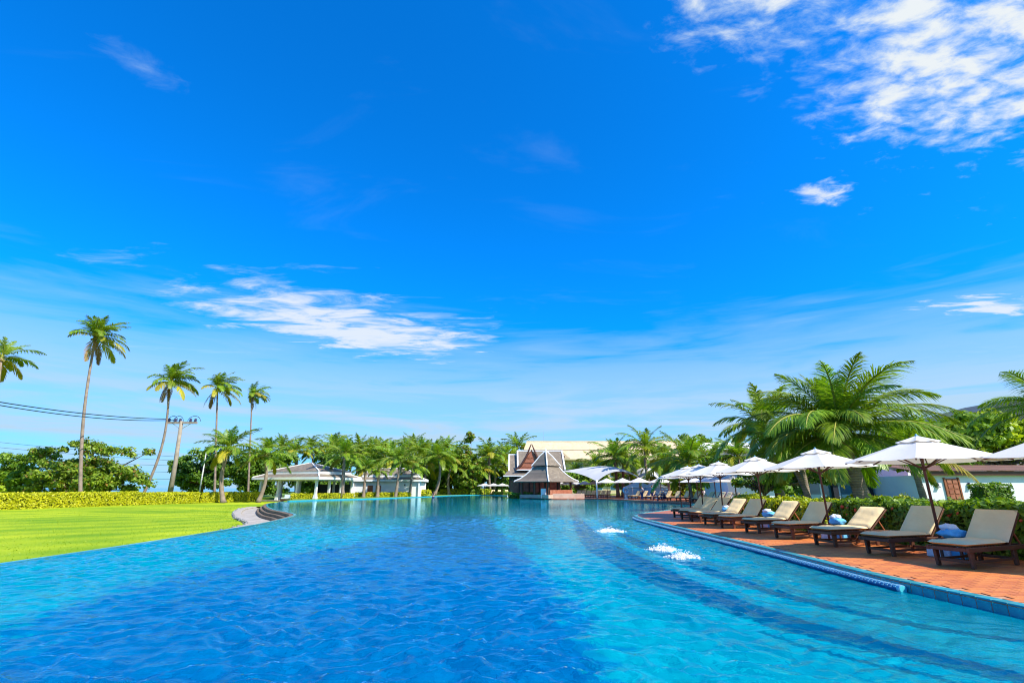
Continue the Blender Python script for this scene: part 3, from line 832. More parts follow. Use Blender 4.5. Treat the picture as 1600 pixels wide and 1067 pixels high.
# ------------------------------------------------------------------ palms
def frond_mesh(name, mat, elev, droop, pairs, seed, lwid=0.020, fold=0.35, wind=0.0, segs=3):
    """one pinnate frond of length 1 along +X, z up; rachis plus two rows of leaflets"""
    r = np.random.default_rng(seed)
    ns = 14
    s = np.linspace(0, 1, ns)
    ang = R(elev) - R(droop) * s ** 1.6
    ds = 1 / (ns - 1)
    X = np.concatenate([[0], np.cumsum(np.cos(ang[:-1]) * ds)])
    Z = np.concatenate([[0], np.cumsum(np.sin(ang[:-1]) * ds)])
    Yb = wind * s ** 2
    cen = np.stack([X, Yb, Z], 1)
    tan = np.gradient(cen, axis=0); tan /= np.linalg.norm(tan, axis=1)[:, None]
    V = []; F3 = []
    # rachis: three-sided tapering rod
    w = 0.014 * (1 - s) ** 0.7 + 0.0025
    for i in range(ns):
        side = np.array([0, 1, 0]); up = np.cross(tan[i], side)
        V += [cen[i] + side * w[i], cen[i] - side * w[i], cen[i] - up * w[i] * -0.9]
    for i in range(ns - 1):
        a = i * 3; b = a + 3
        for p, q in ((0, 1), (1, 2), (2, 0)):
            F3 += [(a + p, a + q, b + q), (a + p, b + q, b + p)]
    for k in range(pairs):
        t = 0.13 + 0.87 * (k + 0.5) / pairs
        for sd in (-1, 1):
            tt = min(0.995, max(0.1, t + r.normal(0, 0.25 / pairs)))
            c = np.array([np.interp(tt, s, cen[:, j]) for j in range(3)])
            tg = np.array([np.interp(tt, s, tan[:, j]) for j in range(3)]); tg /= np.linalg.norm(tg)
            side = np.array([0, sd, 0.0])
            up = np.cross(tg, np.array([0, 1, 0])); up = up if up[2] >= 0 else -up
            L = 0.27 * (math.sin(PI * min(1, (tt * 0.86 + 0.14))) ** 0.55) * r.uniform(0.85, 1.1)
            if tt > 0.9: L *= 0.75
            sweep = R(62 - 42 * tt) + r.normal(0, 0.07)
            dvec = side * math.sin(sweep) + tg * math.cos(sweep) + up * (fold * (1 - 0.6 * tt) + r.normal(0, 0.08))
            dvec += np.array([0, wind * 0.9, 0])
            dvec /= np.linalg.norm(dvec)
            pts = [c]; p = c.copy(); dcur = dvec.copy()
            for q in range(segs):
                dcur = dcur + np.array([0, 0, -0.26 - 0.22 * q / segs]) * (3.0 / segs) * r.uniform(0.7, 1.3)
                dcur /= np.linalg.norm(dcur)
                p = p + dcur * L / segs
                pts.append(p.copy())
            wv = np.cross(dvec, up); wv /= (np.linalg.norm(wv) + 1e-9)
            ww = [0.55, 1.0, 0.75, 0.0] if segs == 3 else [0.7, 1.0, 0.0]
            b0 = len(V); idx = []
            for q in range(segs + 1):
                if q == segs:
                    V.append(pts[q]); idx.append((len(V) - 1,))
                else:
                    V.append(pts[q] - wv * lwid * ww[q] * 0.5); V.append(pts[q] + wv * lwid * ww[q] * 0.5)
                    idx.append((len(V) - 2, len(V) - 1))
            for q in range(segs):
                a, b = idx[q], idx[q + 1]
                if len(b) == 2:
                    F3 += [(a[0], a[1], b[1]), (a[0], b[1], b[0])]
                else:
                    F3.append((a[0], a[1], b[0]))
    me = mesh_np(name, np.array(V), np.array(F3), mat)
    me.materials.append(M['rachis'])
    mi = np.zeros(len(F3), dtype=np.int32); mi[:(ns - 1) * 6] = 1
    me.polygons.foreach_set('material_index', mi)
    return me

ELEV = [(84, 28), (66, 45), (48, 60), (30, 70), (12, 70), (-8, 58)]
FR = {}
for lod, (pairs, lw_, segs) in {'hi': (90, 0.0100, 3), 'mid': (38, 0.024, 3), 'lo': (24, 0.034, 2)}.items():
    for e, (el, dr) in enumerate(ELEV):
        for v in range(2):
            FR[lod, e, v, 'g'] = frond_mesh('frond', M['frond'], el, dr + 12 * v, pairs, 100 + e * 7 + v, lw_, segs=segs, wind=0.06 * (v - 0.5))
    FR[lod, 5, 0, 'y'] = frond_mesh('frond', M['frond_yellow'], -12, 60, pairs, 301, lw_, segs=segs, fold=0.1)
    FR[lod, 5, 1, 'y'] = frond_mesh('frond', M['frond_yellow'], 14, 82, pairs, 302, lw_, segs=segs, fold=0.1)
    FR[lod, 5, 0, 'd'] = frond_mesh('frond', M['frond_dry'], -45, 42, pairs, 303, lw_ * 0.7, segs=segs, fold=0.0)
coco_me = MB().lathe([(0.03, -0.16), (0.10, -0.10), (0.125, 0.0), (0.09, 0.10), (0.02, 0.15)], 8).mesh('coconut', M['coconut'], smooth=True)
boot_me = MB().lathe([(0.10, -0.5), (0.15, -0.25), (0.17, 0.0), (0.10, 0.35), (0.03, 0.7)], 8).mesh('crown_shaft', M['rachis'], smooth=True)

def palm(base, top, flen, label, nf=22, lod='lo', r0=0.2, r1=0.11, bow=0.0, yellow=2, dry=0, group=None, lean=0.0, cat='palm tree', nuts=0, seed=None, elmin=0, wind=None):
    rr = random.Random(seed if seed is not None else hash((round(base[0], 1), round(base[1], 1))) & 0xffff)
    base = Vector(base); top = Vector(top)
    if group == GT: flen *= 1.35; r0 *= 0.58; r1 *= 0.58; nf += 2
    elif group in (GF, GC): flen *= 1.2; nf += 4
    elif group == GL: flen *= 0.98; nf += 2
    o = thing('palm_tree', base, 0, label, cat, group)
    rel = top - base; H = rel.length
    pts = []; rad = []
    ns = 16
    for i in range(ns + 1):
        f = i / ns
        p = rel * f + Vector((bow * math.sin(PI * f), 0.3 * bow * math.sin(PI * f * 1.3), 0))
        pts.append(p)
        rd = r1 + (r0 - r1) * (1 - f) ** 0.8 + 0.45 * r0 * math.exp(-f * H / 0.5)
        rad.append(rd * (1 + 0.05 * rr.uniform(-1, 1)))
    MB().tube(pts, rad, 10).build('trunk', M['trunk'], o, smooth=True)
    ob('crown_shaft', boot_me, o, rel, (0, 0, 0), (r1 * 5.5, r1 * 5.5, flen * 0.28))
    az = rr.random() * 6.28
    for i in range(nf):
        f = i / max(1, nf - 1)
        e = min(5, max(elmin, int(f ** 0.75 * 5.99)))
        az += 2.39996 + rr.uniform(-0.25, 0.25)
        az_ = az
        if wind is not None:                      # swept towards the lee side
            dlt = (wind - az + PI) % (2 * PI) - PI
            az_ = az + 0.38 * dlt
        kind = 'g'; v = rr.randrange(2)
        if i >= nf - yellow: kind, e = 'y', 5
        me = FR[lod, e, v, kind]
        L = flen * rr.uniform(0.85, 1.08) * (0.62 if e == 0 else 0.8 if e == 1 else 1.0)
        ob('frond', me, o, rel + Vector((0, 0, 0.05 * flen * (1 - f))), (rr.uniform(-0.25, 0.25), rr.uniform(-0.12, 0.12), az_), (L, L, L))
    for i in range(dry):
        L = flen * rr.uniform(0.6, 0.9)
        ob('frond', FR[lod, 5, 0, 'd'], o, rel, (0, rr.uniform(0, 0.35), rr.random() * 6.28), (L, L, L))
    for i in range(nuts):
        a = rr.random() * 6.28
        ob('coconut', coco_me, o, rel + Vector((math.cos(a) * r1 * 2.2, math.sin(a) * r1 * 2.2, -0.1 - 0.25 * rr.random())), (rr.uniform(-0.5, 0.5), rr.uniform(-0.5, 0.5), 0))
    return o

def palm_px(uc, vc, Y, ub, zb, flen, label, **k):
    t = P(uc, vc, Y)
    b = P(ub, 772, Y); b.z = zb
    return palm(b, t, flen, label, **k)

LZ = -0.4
GT = 'tall coconut palms beyond the golden hedge'
GL, GF, GC = 'palms around the white pool houses', 'palm grove at the far end of the pool', 'palms between the pavilion and the lounger deck'
palm_px(2, 560, 50, -18, 0.0, 2.9, 'tall coconut palm cut by the left picture border', nf=22, yellow=4, dry=2, nuts=6, group=GT, lod='mid', wind=R(150), r0=0.26, r1=0.17)
palm_px(148, 527, 60, 128, 0.0, 3.3, 'tallest coconut palm with a thin bare trunk rising over the spreading tree', nf=22, yellow=5, dry=3, nuts=6, group=GT, lod='mid', wind=R(20), r0=0.34, r1=0.20, bow=-0.4)
palm_px(266, 597, 70, 222, 0.0, 3.4, 'tall leaning coconut palm just left of the utility pole', nf=22, yellow=5, dry=3, nuts=6, group=GT, lod='mid', wind=R(10), r0=0.32, r1=0.2, bow=0.9)
palm_px(340, 607, 78, 336, 0.0, 3.2, 'tall coconut palm directly behind the palm on the lawn', nf=20, yellow=5, dry=3, nuts=5, group=GT, lod='mid', wind=R(10), r0=0.3, r1=0.18)
palm_px(394, 618, 84, 388, 0.0, 2.7, 'small-crowned tall coconut palm furthest right of the tall ones', nf=20, yellow=5, dry=2, nuts=5, group=GT, lod='lo', wind=R(20), r0=0.28, r1=0.17)
GL = 'palms around the white pool houses'
palm_px(357, 702, 70, 351, lawn_z(-38), 5.0, 'coconut palm with swollen grey trunk standing on the lawn before the hedge', nf=22, yellow=2, dry=0, nuts=6, lod='mid', group=GL, r0=0.30, r1=0.20, bow=-0.5)
palm_px(415, 712, 73, 405, lawn_z(-36), 4.6, 'coconut palm in front of the left corner of the open pool house', nf=22, yellow=2, lod='mid', nuts=5, group=GL, r0=0.27, r1=0.18, bow=0.5)
palm_px(462, 706, 98, 462, 0, 4.4, 'yellowish palm rising behind the left half of the pool house roof', nf=20, yellow=4, dry=2, group=GL)
palm_px(487, 702, 104, 492, 0, 4.4, 'palm rising just right of the ridge of the open pool house roof', nf=20, yellow=3, dry=1, group=GL)
palm_px(538, 712, 80, 536, -0.3, 4.6, 'broad palm in front of the gap between the two pool houses', nf=22, yellow=1, lod='mid', group=GL, r0=0.3, r1=0.2)
palm_px(572, 732, 90, 568, -0.3, 3.6, 'short palm in front of the left end of the white-walled pool house', nf=20, yellow=1, group=GL, lod='mid', r0=0.28, r1=0.2)
palm_px(592, 736, 91, 590, -0.3, 2.6, 'small ivy-covered palm before the brown doors of the pool house', nf=16, yellow=1, group=GL, r0=0.3, r1=0.25)
palm_px(626, 722, 93, 618, -0.3, 4.4, 'palm in front of the blank white wall of the pool house', nf=20, yellow=1, lod='mid', group=GL, r0=0.28, r1=0.18)
palm_px(645, 730, 95.5, 640, -0.3, 4.0, 'palm at the right corner of the white-walled pool house', nf=18, yellow=1, group=GL, r0=0.28, r1=0.18)
palm_px(686, 716, 112, 679, 0, 6.0, 'coconut palm with pale leaning trunk behind the swimmer', nf=22, yellow=1, lod='mid', group=GL, r0=0.34, r1=0.22, bow=0.6)
GF = 'palm grove at the far end of the pool'
grove = [(515, 712, 108, 'far palm above the left pool house eave, tallest there'), (560, 708, 112, 'far palm crown behind the short pool house palm'), (600, 714, 118, 'far palm crown over the white pool house ridge'), (612, 722, 108, 'far pale-trunked palm right of the pool house ridge'),
         (655, 712, 122, 'far palm just right of the pool house corner palm'), (667, 726, 116, 'low far palm between pool house and pale leaning palm'), (705, 728, 122, 'low far palm right of the pale leaning palm'), (712, 716, 132, 'far palm left of the tall leafy tree'),
         (633, 706, 128, 'far palm crown rising highest behind the pool house corner'), (578, 718, 126, 'far palm crown behind the ivy-covered palm'), (765, 712, 128, 'far palm with a white trunk right of the tall leafy tree'), (790, 712, 138, 'far palm left of the stepped roof'),
         (772, 728, 134, 'low palm between leafy tree and stepped roof'), (808, 700, 145, 'far palm peeping over the stepped roof end'), (745, 735, 126, 'low palm in front of the tall leafy tree'), (695, 705, 140, 'distant palm crown behind the pale leaning palm')]
for u, v, Y, lb in grove:
    palm_px(u, v, Y, u - 3 + random.uniform(-5, 5), -0.06, random.uniform(5.0, 6.2), lb, nf=18, yellow=2, group=GF, r0=0.34, r1=0.24, bow=random.uniform(-0.5, 0.5))
for u, v, Y, lb in [(440, 704, 112, 'distant palm crown over the left slope of the open pool house roof'), (525, 700, 130, 'distant palm crown above the gap between the pool houses'), (550, 716, 120, 'distant low palm behind the gap between the pool houses'), (590, 704, 138, 'distant palm crown above the walled pool house left end'),
                    (645, 700, 140, 'distant palm crown right above the pool house corner'), (670, 712, 134, 'distant palm crown left of the pale leaning palm'), (722, 730, 136, 'distant low palm left of the tall leafy tree trunk'), (780, 722, 146, 'distant palm crown above the far left umbrellas'),
                    (755, 716, 142, 'distant palm just right of the tall leafy tree top'), (680, 730, 128, 'distant low palm behind the pale leaning trunk')]:
    palm_px(u, v, Y, u + random.uniform(-8, 8), -0.06, random.uniform(5.0, 6.0), lb, nf=18, yellow=2, group=GF, r0=0.32, r1=0.22, bow=random.uniform(-0.6, 0.6))
GC = 'palms between the pavilion and the lounger deck'
palm_px(960, 716, 88, 966, 0.02, 4.6, 'palm with two-tone trunk rising through the white sail roof', nf=22, yellow=1, lod='mid', group=GC, r0=0.28, r1=0.2)
palm_px(974, 720, 90, 973, 0.02, 4.2, 'shorter twin palm touching the sail-roof palm', nf=18, yellow=1, group=GC, r0=0.26, r1=0.19)
palm_px(1008, 702, 80, 1022, 0.02, 4.6, 'tall palm with dark leaning trunk before the cream hotel roof end', nf=22, yellow=1, lod='mid', group=GC, r0=0.26, r1=0.17, bow=-0.5)
palm_px(1042, 726, 74, 1046, 0.02, 4.4, 'palm right of the tall dark-trunked palm, behind the far loungers', nf=20, yellow=1, lod='mid', group=GC)
palm_px(1074, 727, 57, 1080, 0.02, 4.6, 'bushy palm behind the farthest near umbrella', nf=24, yellow=1, lod='mid', group=GC)
palm_px(1112, 728, 58, 1116, 0.02, 3.6, 'palm crown showing between the second and third umbrella tops', nf=20, yellow=1, lod='mid', group=GC)
palm_px(1154, 716, 52, 1160, 0.02, 3.4, 'yellow-green palm left of the huge palm', nf=20, yellow=3, lod='mid', group=GC)
palm_px(932, 730, 118, 932, 0.02, 5.0, 'low palm in front of the hotel wall, beside the sail-roof palms', nf=20, yellow=1, group=GC)
palm_px(900, 736, 120, 900, 0.02, 3.4, 'small palm under the hotel windows', nf=16, yellow=1, group=GC)
palm_px(1000, 735, 95, 1000, 0.02, 3.8, 'bushy low palm behind the tall dark-trunked palm', nf=20, yellow=1, group=GC)
GR = 'palms behind the near loungers'
palm((16.9, 24.6, 0.03), (16.4, 25.0, 4.0), 5.2, 'huge spreading palm behind the near umbrellas', nf=60, lod='hi', r0=0.34, r1=0.30, yellow=3, nuts=9, group=GR, seed=5, elmin=0)
t_ = P(1195, 668, 36)
palm((t_.x + 0.6, 36, 0.03), t_, 4.4, 'palm tucked behind the left flank of the huge palm', nf=28, lod='mid', r0=0.22, r1=0.18, yellow=2, group=GR, seed=9)
t_ = P(1420, 705, 38)
palm((t_.x + 0.4, 38, 0.03), t_, 4.4, 'palm hidden behind the right flank of the huge palm', nf=26, lod='mid', r0=0.22, r1=0.18, yellow=2, group=GR, seed=10)
t_ = P(1250, 715, 33)
palm((t_.x + 0.1, 33, 0.03), t_, 3.2, 'palm with a straight trunk between third and fourth umbrella poles', nf=20, lod='mid', r0=0.2, r1=0.17, yellow=2, group=GR, seed=31)
palm((24.0, 22.0, 0.03), (24.7, 22.2, 4.9), 3.4, 'palm cut by the right picture border above the umbrellas', nf=26, lod='hi', r0=0.2, r1=0.14, yellow=1, dry=1, group=GR, seed=21)
palm((14.9, 25.4, 0.03), (14.2, 26.0, 3.3), 3.2, 'small palm with thin trunk below the huge palm crown', nf=18, lod='mid', r0=0.13, r1=0.1, yellow=3, group=GR, seed=23)

# ------------------------------------------------------------------ broadleaf trees, bushes, hedges
def leaves_np(cen, n, size, rad, flat=0.0, seedn=None, asp=1.7):
    """leaf quads around the clump centres; returns V (4n,3)"""
    r = rng
    k = len(cen)
    idx = r.integers(0, k, n)
    u = r.normal(size=(n, 3)); u /= np.linalg.norm(u, axis=1)[:, None]
    rr = rad[idx] * (0.25 + 1.15 * r.random(n) ** 1.2)
    p = cen[idx] + u * rr[:, None] * np.array([1, 1, 0.75 - 0.35 * flat])
    nrm = u * 0.8 + r.normal(size=(n, 3)) * 0.55 + np.array([0, 0, 0.55])
    nrm /= np.linalg.norm(nrm, axis=1)[:, None]
    a = np.cross(nrm, r.normal(size=(n, 3))); a /= np.linalg.norm(a, axis=1)[:, None]
    b = np.cross(nrm, a)
    s = size * (0.6 + 0.8 * r.random(n))[:, None]
    V = np.stack([p - a * s * asp / 2, p + b * s / 2 + nrm * s * 0.12, p + a * s * asp / 2, p - b * s / 2 + nrm * s * 0.12], 1)
    return V.reshape(-1, 3)

def crown_obj(name, cen, rad, n, size, mat, parent, flat=0.0):
    V = leaves_np(np.asarray(cen, dtype=float), n, size, np.asarray(rad, dtype=float), flat)
    me = mesh_np(name, V, np.arange(len(V)).reshape(-1, 4), mat)
    return ob(name, me, parent)

def tree(base, lobes, label, mat, nclump=60, nleaf=9000, leaf=0.3, tr=0.25, cat='tree', group=None, clump=(0.5, 1.1), name='leafy_tree', flat=0.4):
    """lobes: (dx, dy, z, rx, ry, rz) ellipsoids relative to the base"""
    o = thing(name, base, 0, label, cat, group)
    cen = []; rad = []
    vol = np.array([l[3] * l[4] * l[5] for l in lobes]); vol = vol / vol.sum()
    for l, f in zip(lobes, vol):
        for k in range(max(5, int(nclump * f))):
            u = rng.normal(size=3); u /= np.linalg.norm(u)
            q = rng.random() ** 0.4
            cen.append([l[0] + u[0] * l[3] * q, l[1] + u[1] * l[4] * q, l[2] + u[2] * l[5] * q])
            rad.append(random.uniform(*clump))
    zmid = min(l[2] for l in lobes)
    tk = MB()
    tk.tube([(0, 0, -0.1), (0.05, 0, zmid * 0.4), (0.0, 0.1, zmid)], [tr * 1.4, tr, tr * 0.8], 8)
    tk.build('trunk', M['bark'], o, smooth=True)
    br = MB()
    step = max(1, len(cen) // 26)
    for c in cen[::step]:
        m = Vector((c[0] * 0.45 + random.uniform(-.3, .3), c[1] * 0.45, zmid * 0.75 + (c[2] - zmid) * 0.35))
        br.tube([(0, 0, zmid * random.uniform(0.5, 0.95)), m, c], [tr * 0.5, tr * 0.3, tr * 0.1], 5)
    br.build('branches', M['bark'], o, smooth=True)
    crown_obj('crown', cen, rad, nleaf, leaf, mat, o, flat)
    return o

# left: the spreading trees beyond the golden hedge
tree((-57, 66, 0), [(0, 0, 2.9, 6.8, 3, 2.2), (6, 0, 2.4, 4.5, 3, 1.8), (-4, 1, 6.1, 3.8, 2.4, 0.5), (4.6, 1, 6.0, 4.6, 2.4, 0.55), (-1, 1, 4.9, 5.5, 2.6, 0.6), (0.5, 1, 7.0, 2.2, 1.8, 0.35)], 'olive spreading tree with flat layered top beyond the hedge', M['leaf_olive'], 130, 21000, 0.24, 0.4, clump=(0.45, 0.95), group='trees beyond the golden hedge')
tree((-68, 70, 0), [(0, 0, 3.2, 6.0, 3, 2.6), (2, 0, 5.6, 3.5, 2, 0.6), (7, 0, 4.6, 3, 2, 0.5)], 'dark tree at the left border beyond the hedge', M['leaf_green'], 90, 13000, 0.26, 0.35, clump=(0.5, 1.0), group='trees beyond the golden hedge')
tree((-62, 57, 0), [(0, 0, 1.5, 3.4, 2, 1.1), (3.2, 1, 1.2, 2, 1.5, 0.9)], 'low bright green bush beside the left border, over the hedge', M['leaf_lime'], 40, 5000, 0.2, 0.2, cat='bush', name='bush', clump=(0.4, 0.7))
tree((-54.5, 90, 0), [(0, 0, 4.0, 6.0, 3.5, 3.2), (2, 0, 7.6, 3.8, 2.6, 1.2), (3.2, 0, 9.8, 2.5, 1.8, 0.7), (-4.5, 0, 6.0, 2.6, 2, 0.6)], 'dark green tree with layered branches behind the utility pole', M['leaf_deep'], 130, 20000, 0.28, 0.4, clump=(0.5, 1.05), group='trees beyond the golden hedge')
tree((-45.5, 92, 0), [(0, 0, 4.0, 5.2, 3.5, 3.4), (1, 0, 6.6, 4.4, 3, 1.5)], 'dark glossy tree between street lamp and pool house', M['leaf_deep'], 120, 18000, 0.30, 0.4, clump=(0.5, 1.1), group='trees beyond the golden hedge')
tree((-36, 96, -0.06), [(0, 0, 3.4, 5.0, 3, 2.9), (2, 0, 6.2, 4.2, 2.6, 1.4)], 'dark tree behind the open pool house columns', M['leaf_deep'], 90, 13000, 0.30, 0.4, clump=(0.5, 1.0), group='trees beyond the golden hedge')
tree((-27, 108, -0.06), [(0, 0, 3.4, 6.0, 3, 3.0), (-3, 0, 6.4, 3.6, 2.6, 1.6), (5, 0, 5.8, 3.6, 2.6, 2.0)], 'green tree rising behind the pool house ridge', M['leaf_green'], 90, 13000, 0.32, 0.4, clump=(0.6, 1.2), group='trees behind the pool houses')
tree((-16, 134, -0.06), [(0, 0, 3.6, 6.5, 3, 3.3), (-6, 0, 4.5, 4.6, 3, 2.8)], 'dark tree filling the grove left of the tall leafy tree', M['leaf_deep'], 80, 9000, 0.40, 0.4, clump=(0.7, 1.4), group='trees behind the pool houses')
tree((-10.6, 124, -0.06), [(0, 0, 5.0, 4.2, 3, 4.2), (-1.2, 0, 9.2, 2.6, 2, 1.8), (0.2, 0, 12.0, 1.5, 1.4, 1.6), (-3.2, 0, 10.2, 1.4, 1.2, 1.1), (0.3, 0, 14.2, 0.6, 0.6, 0.9)], 'tall ragged leafy tree at the far end of the pool', M['leaf_olive'], 130, 14000, 0.34, 0.3, clump=(0.4, 0.9), group='trees at the far end')
tree((-1.5, 136, -0.06), [(0, 0, 3.4, 6.5, 3, 3.0), (5, 0, 3.5, 4, 3, 2.4)], 'dark leafy tree behind the three far left umbrellas', M['leaf_deep'], 80, 9000, 0.40, 0.4, clump=(0.7, 1.3), group='trees at the far end')
tree((-24, 122, -0.06), [(0, 0, 3.0, 6.5, 3, 2.9)], 'dark leafy tree in the shade behind the white-walled pool house', M['leaf_deep'], 70, 8000, 0.40, 0.4, clump=(0.7, 1.3), group='trees behind the pool houses')
tree((30, 84, 0.02), [(0, 0, 5.0, 4.0, 3, 3.6), (0.2, 0, 9.2, 3.0, 2, 1.0), (1.8, 0, 7.4, 3, 2, 1.0)], 'airy tree with open crown right of the hotel roof', M['leaf_green'], 70, 8000, 0.34, 0.25, clump=(0.4, 0.8), group='trees around the hotel')
tree((24, 100, 0.02), [(0, 0, 3.6, 6, 3, 3.0), (7, 0, 3.6, 4, 3, 2.8)], 'bright leafy tree before the hotel, behind the tall dark-trunked palm', M['leaf_lime'], 80, 9000, 0.36, 0.3, clump=(0.6, 1.2), group='trees around the hotel')
tree((16, 116, 0.02), [(0, 0, 2.6, 8, 3, 2.2), (-6, 0, 2.4, 4, 3, 2.0)], 'low green trees masking the hotel ground floor', M['leaf_green'], 80, 8000, 0.38, 0.3, clump=(0.6, 1.2), group='trees around the hotel')
tree((26, 66, 0.02), [(0, 0, 2.8, 5, 3, 2.3), (6, 0, 3.2, 4, 3, 2.4)], 'green leafy tree behind the far right umbrellas', M['leaf_green'], 80, 9000, 0.28, 0.3, clump=(0.5, 1.0), group='trees around the hotel')
tree((45, 54, 0.03), [(0, 0, 6.2, 4.4, 3.0, 2.2), (4.0, 0, 7.0, 3.6, 3, 2.0), (-3.4, 0, 5.0, 3.6, 3, 1.9)], 'bright green broadleaf tree rising over the white villa roof', M['leaf_green'], 100, 14000, 0.34, 0.26, clump=(0.5, 1.0))
tree((55, 57, 0.03), [(0, 0, 7.6, 4.6, 3.2, 2.3), (3.4, 0, 5.6, 4.2, 3, 2.2), (-4, 0, 5.0, 3.4, 3, 1.8)], 'lime-tipped tree under the gray roof at the right border', M['leaf_lime'], 100, 13000, 0.34, 0.26, clump=(0.5, 1.0))
tree((16.6, 34, 0.03), [(0, 0, 1.9, 1.7, 1.4, 0.55), (0.9, 0, 2.4, 1.2, 1, 0.45), (-0.8, 0, 2.5, 1.0, 1, 0.4)], 'small frangipani tree with bare forking branches behind the third umbrella', M['leaf_green'], 34, 2600, 0.17, 0.12, clump=(0.22, 0.42))
tree((21, 41, 0.03), [(0, 0, 2.2, 2.4, 2, 1.3), (2.6, 0, 2.6, 1.8, 2, 1.2)], 'dark shrubby tree before the blue hotel glass', M['leaf_deep'], 46, 6000, 0.2, 0.15, clump=(0.35, 0.7))

def wood(name, x0, x1, y, h, n, leaf, mat, label):
    cen = np.stack([rng.uniform(x0, x1, 260), rng.uniform(y, y + 8, 260), h * rng.random(260) ** 0.8], 1)
    cen[:, 2] *= 0.75 + 0.25 * np.sin(cen[:, 0] * 0.31) * np.sin(cen[:, 0] * 0.13 + 1)
    V = leaves_np(cen, n, leaf, rng.uniform(0.8, 1.8, 260), 0.3)
    V[:, 2] = np.maximum(V[:, 2], -0.4)
    tag(ob(name, mesh_np(name, V, np.arange(len(V)).reshape(-1, 4), mat)), label, 'wood', kind='stuff')
wood('distant_wood', -75, -1, 148, 8.0, 16000, 0.55, M['leaf_deep'], 'dark mass of far trees behind the palm grove')
wood('distant_wood', 22, 62, 96, 6.0, 12000, 0.45, M['leaf_green'], 'green mass of far trees right of the hotel')

def hedge(path, z, w, h, label, mat, leaf=0.11, dens=60, name='hedge', group=None, round_=0.0, cat='hedge', bumps=0.06):
    """clipped hedge: leafy skin over a twig core"""
    p = smooth_path(path, 6)
    o = thing(name, (p[0][0], p[0][1], z), 0, label, cat, group)
    x0, y0 = p[0]
    pp = [(a[0] - x0, a[1] - y0) for a in p]
    ribbon(pp, -w / 2 + 0.12 * w, w / 2 - 0.12 * w, 0.0, h * 0.90).build('twigs', M['twig'], o)
    A = np.array(pp); seg = np.linalg.norm(np.diff(A, axis=0), axis=1); cum = np.concatenate([[0], np.cumsum(seg)]); L = cum[-1]
    per = 2 * h + w
    n = int(L * per * dens) + int(2 * w * h * dens)
    s = rng.random(n) * L
    q = rng.random(n) * per
    ends = rng.random(n) < (2 * w * h) / (L * per + 2 * w * h)
    s = np.where(ends, np.where(rng.random(n) < 0.5, 0.0, L), s)
    off = np.where(q < h, -w / 2, np.where(q < h + w, -w / 2 + (q - h), w / 2))
    zz_ = np.where(q < h, q, np.where(q < h + w, h, q - h - w))
    off = np.where(ends, (rng.random(n) - 0.5) * w, off); zz_ = np.where(ends, rng.random(n) * h, zz_)
    i = np.clip(np.searchsorted(cum, s) - 1, 0, len(seg) - 1)
    f = (s - cum[i]) / seg[i]
    c = A[i] * (1 - f)[:, None] + A[i + 1] * f[:, None]
    t = (A[i + 1] - A[i]) / seg[i][:, None]
    nr = np.stack([t[:, 1], -t[:, 0]], 1)
    wob = bumps * (np.sin(s * 2.1 + zz_ * 2) + np.sin(s * 5.3 + off * 3 + 1))
    fr = np.clip((zz_ / h - 0.55) / 0.45, 0, 1) * round_
    offr = off * (1 - 0.55 * fr ** 2)
    out = np.where(q < h, -1.0, np.where(q < h + w, 0.0, 1.0))
    pos = np.stack([c[:, 0] + nr[:, 0] * (offr + out * wob), c[:, 1] + nr[:, 1] * (offr + out * wob), zz_ + np.where(out == 0, wob, 0)], 1)
    pos += rng.normal(0, 0.035, (n, 3)) + rng.normal(0, leaf * 0.22, (n, 3))
    pos[:, 2] = np.maximum(pos[:, 2], 0.02)
    nrm = np.stack([nr[:, 0] * out, nr[:, 1] * out, np.where(out == 0, 1.0, 0.25)], 1) + rng.normal(0, 0.55, (n, 3))
    nrm /= np.linalg.norm(nrm, axis=1)[:, None]
    a = np.cross(nrm, rng.normal(size=(n, 3))); a /= np.linalg.norm(a, axis=1)[:, None]
    b = np.cross(nrm, a); sz = leaf * (0.6 + 0.8 * rng.random(n))[:, None]
    V = np.stack([pos - a * sz * 0.8, pos + b * sz * 0.5, pos + a * sz * 0.8, pos - b * sz * 0.5], 1).reshape(-1, 3)
    ob('foliage', mesh_np('foliage', V, np.arange(len(V)).reshape(-1, 4), mat), o)
    return o

lz = lawn_z(-43)
hedge([(-46.5, 30), (-45.6, 46), (-44.4, 55.5), (-43.6, 60)], lz, 1.6, 1.38, 'long golden clipped hedge along the left of the lawn', M['hedge_gold'], 0.11, 210, group='golden hedges by the lawn', bumps=0.02)
hedge([(-43.5, 60.3), (-41.8, 68)], lz, 1.5, 1.30, 'golden hedge section left of the lawn palm', M['hedge_gold'], 0.11, 210, group='golden hedges by the lawn', bumps=0.02)
hedge([(-41.6, 68.4), (-40.0, 74), (-38.6, 78.5)], lz, 1.4, 1.25, 'golden hedge section between lawn palm and pool house', M['hedge_gold'], 0.11, 210, group='golden hedges by the lawn', bumps=0.02)
hx = [(456, 530, 76.5, 'golden hedge before the open pool house columns'), (532, 549, 80, 'short golden hedge block at the right end of the open pool house'), (555, 598, 91, 'golden hedge before the brown pool house doors'), (600, 640, 94, 'golden hedge before the blank white pool house wall')]
for ua, ub, Y, lb in hx:
    a, b = P(ua, 775, Y), P(ub, 775, Y + 1.5)
    hedge([(a.x, a.y), ((a.x + b.x) / 2, (a.y + b.y) / 2), (b.x, b.y)], -0.5, 1.3, 1.15, lb, M['hedge_gold'], 0.13, 140, group='golden hedges by the pool houses', bumps=0.02)
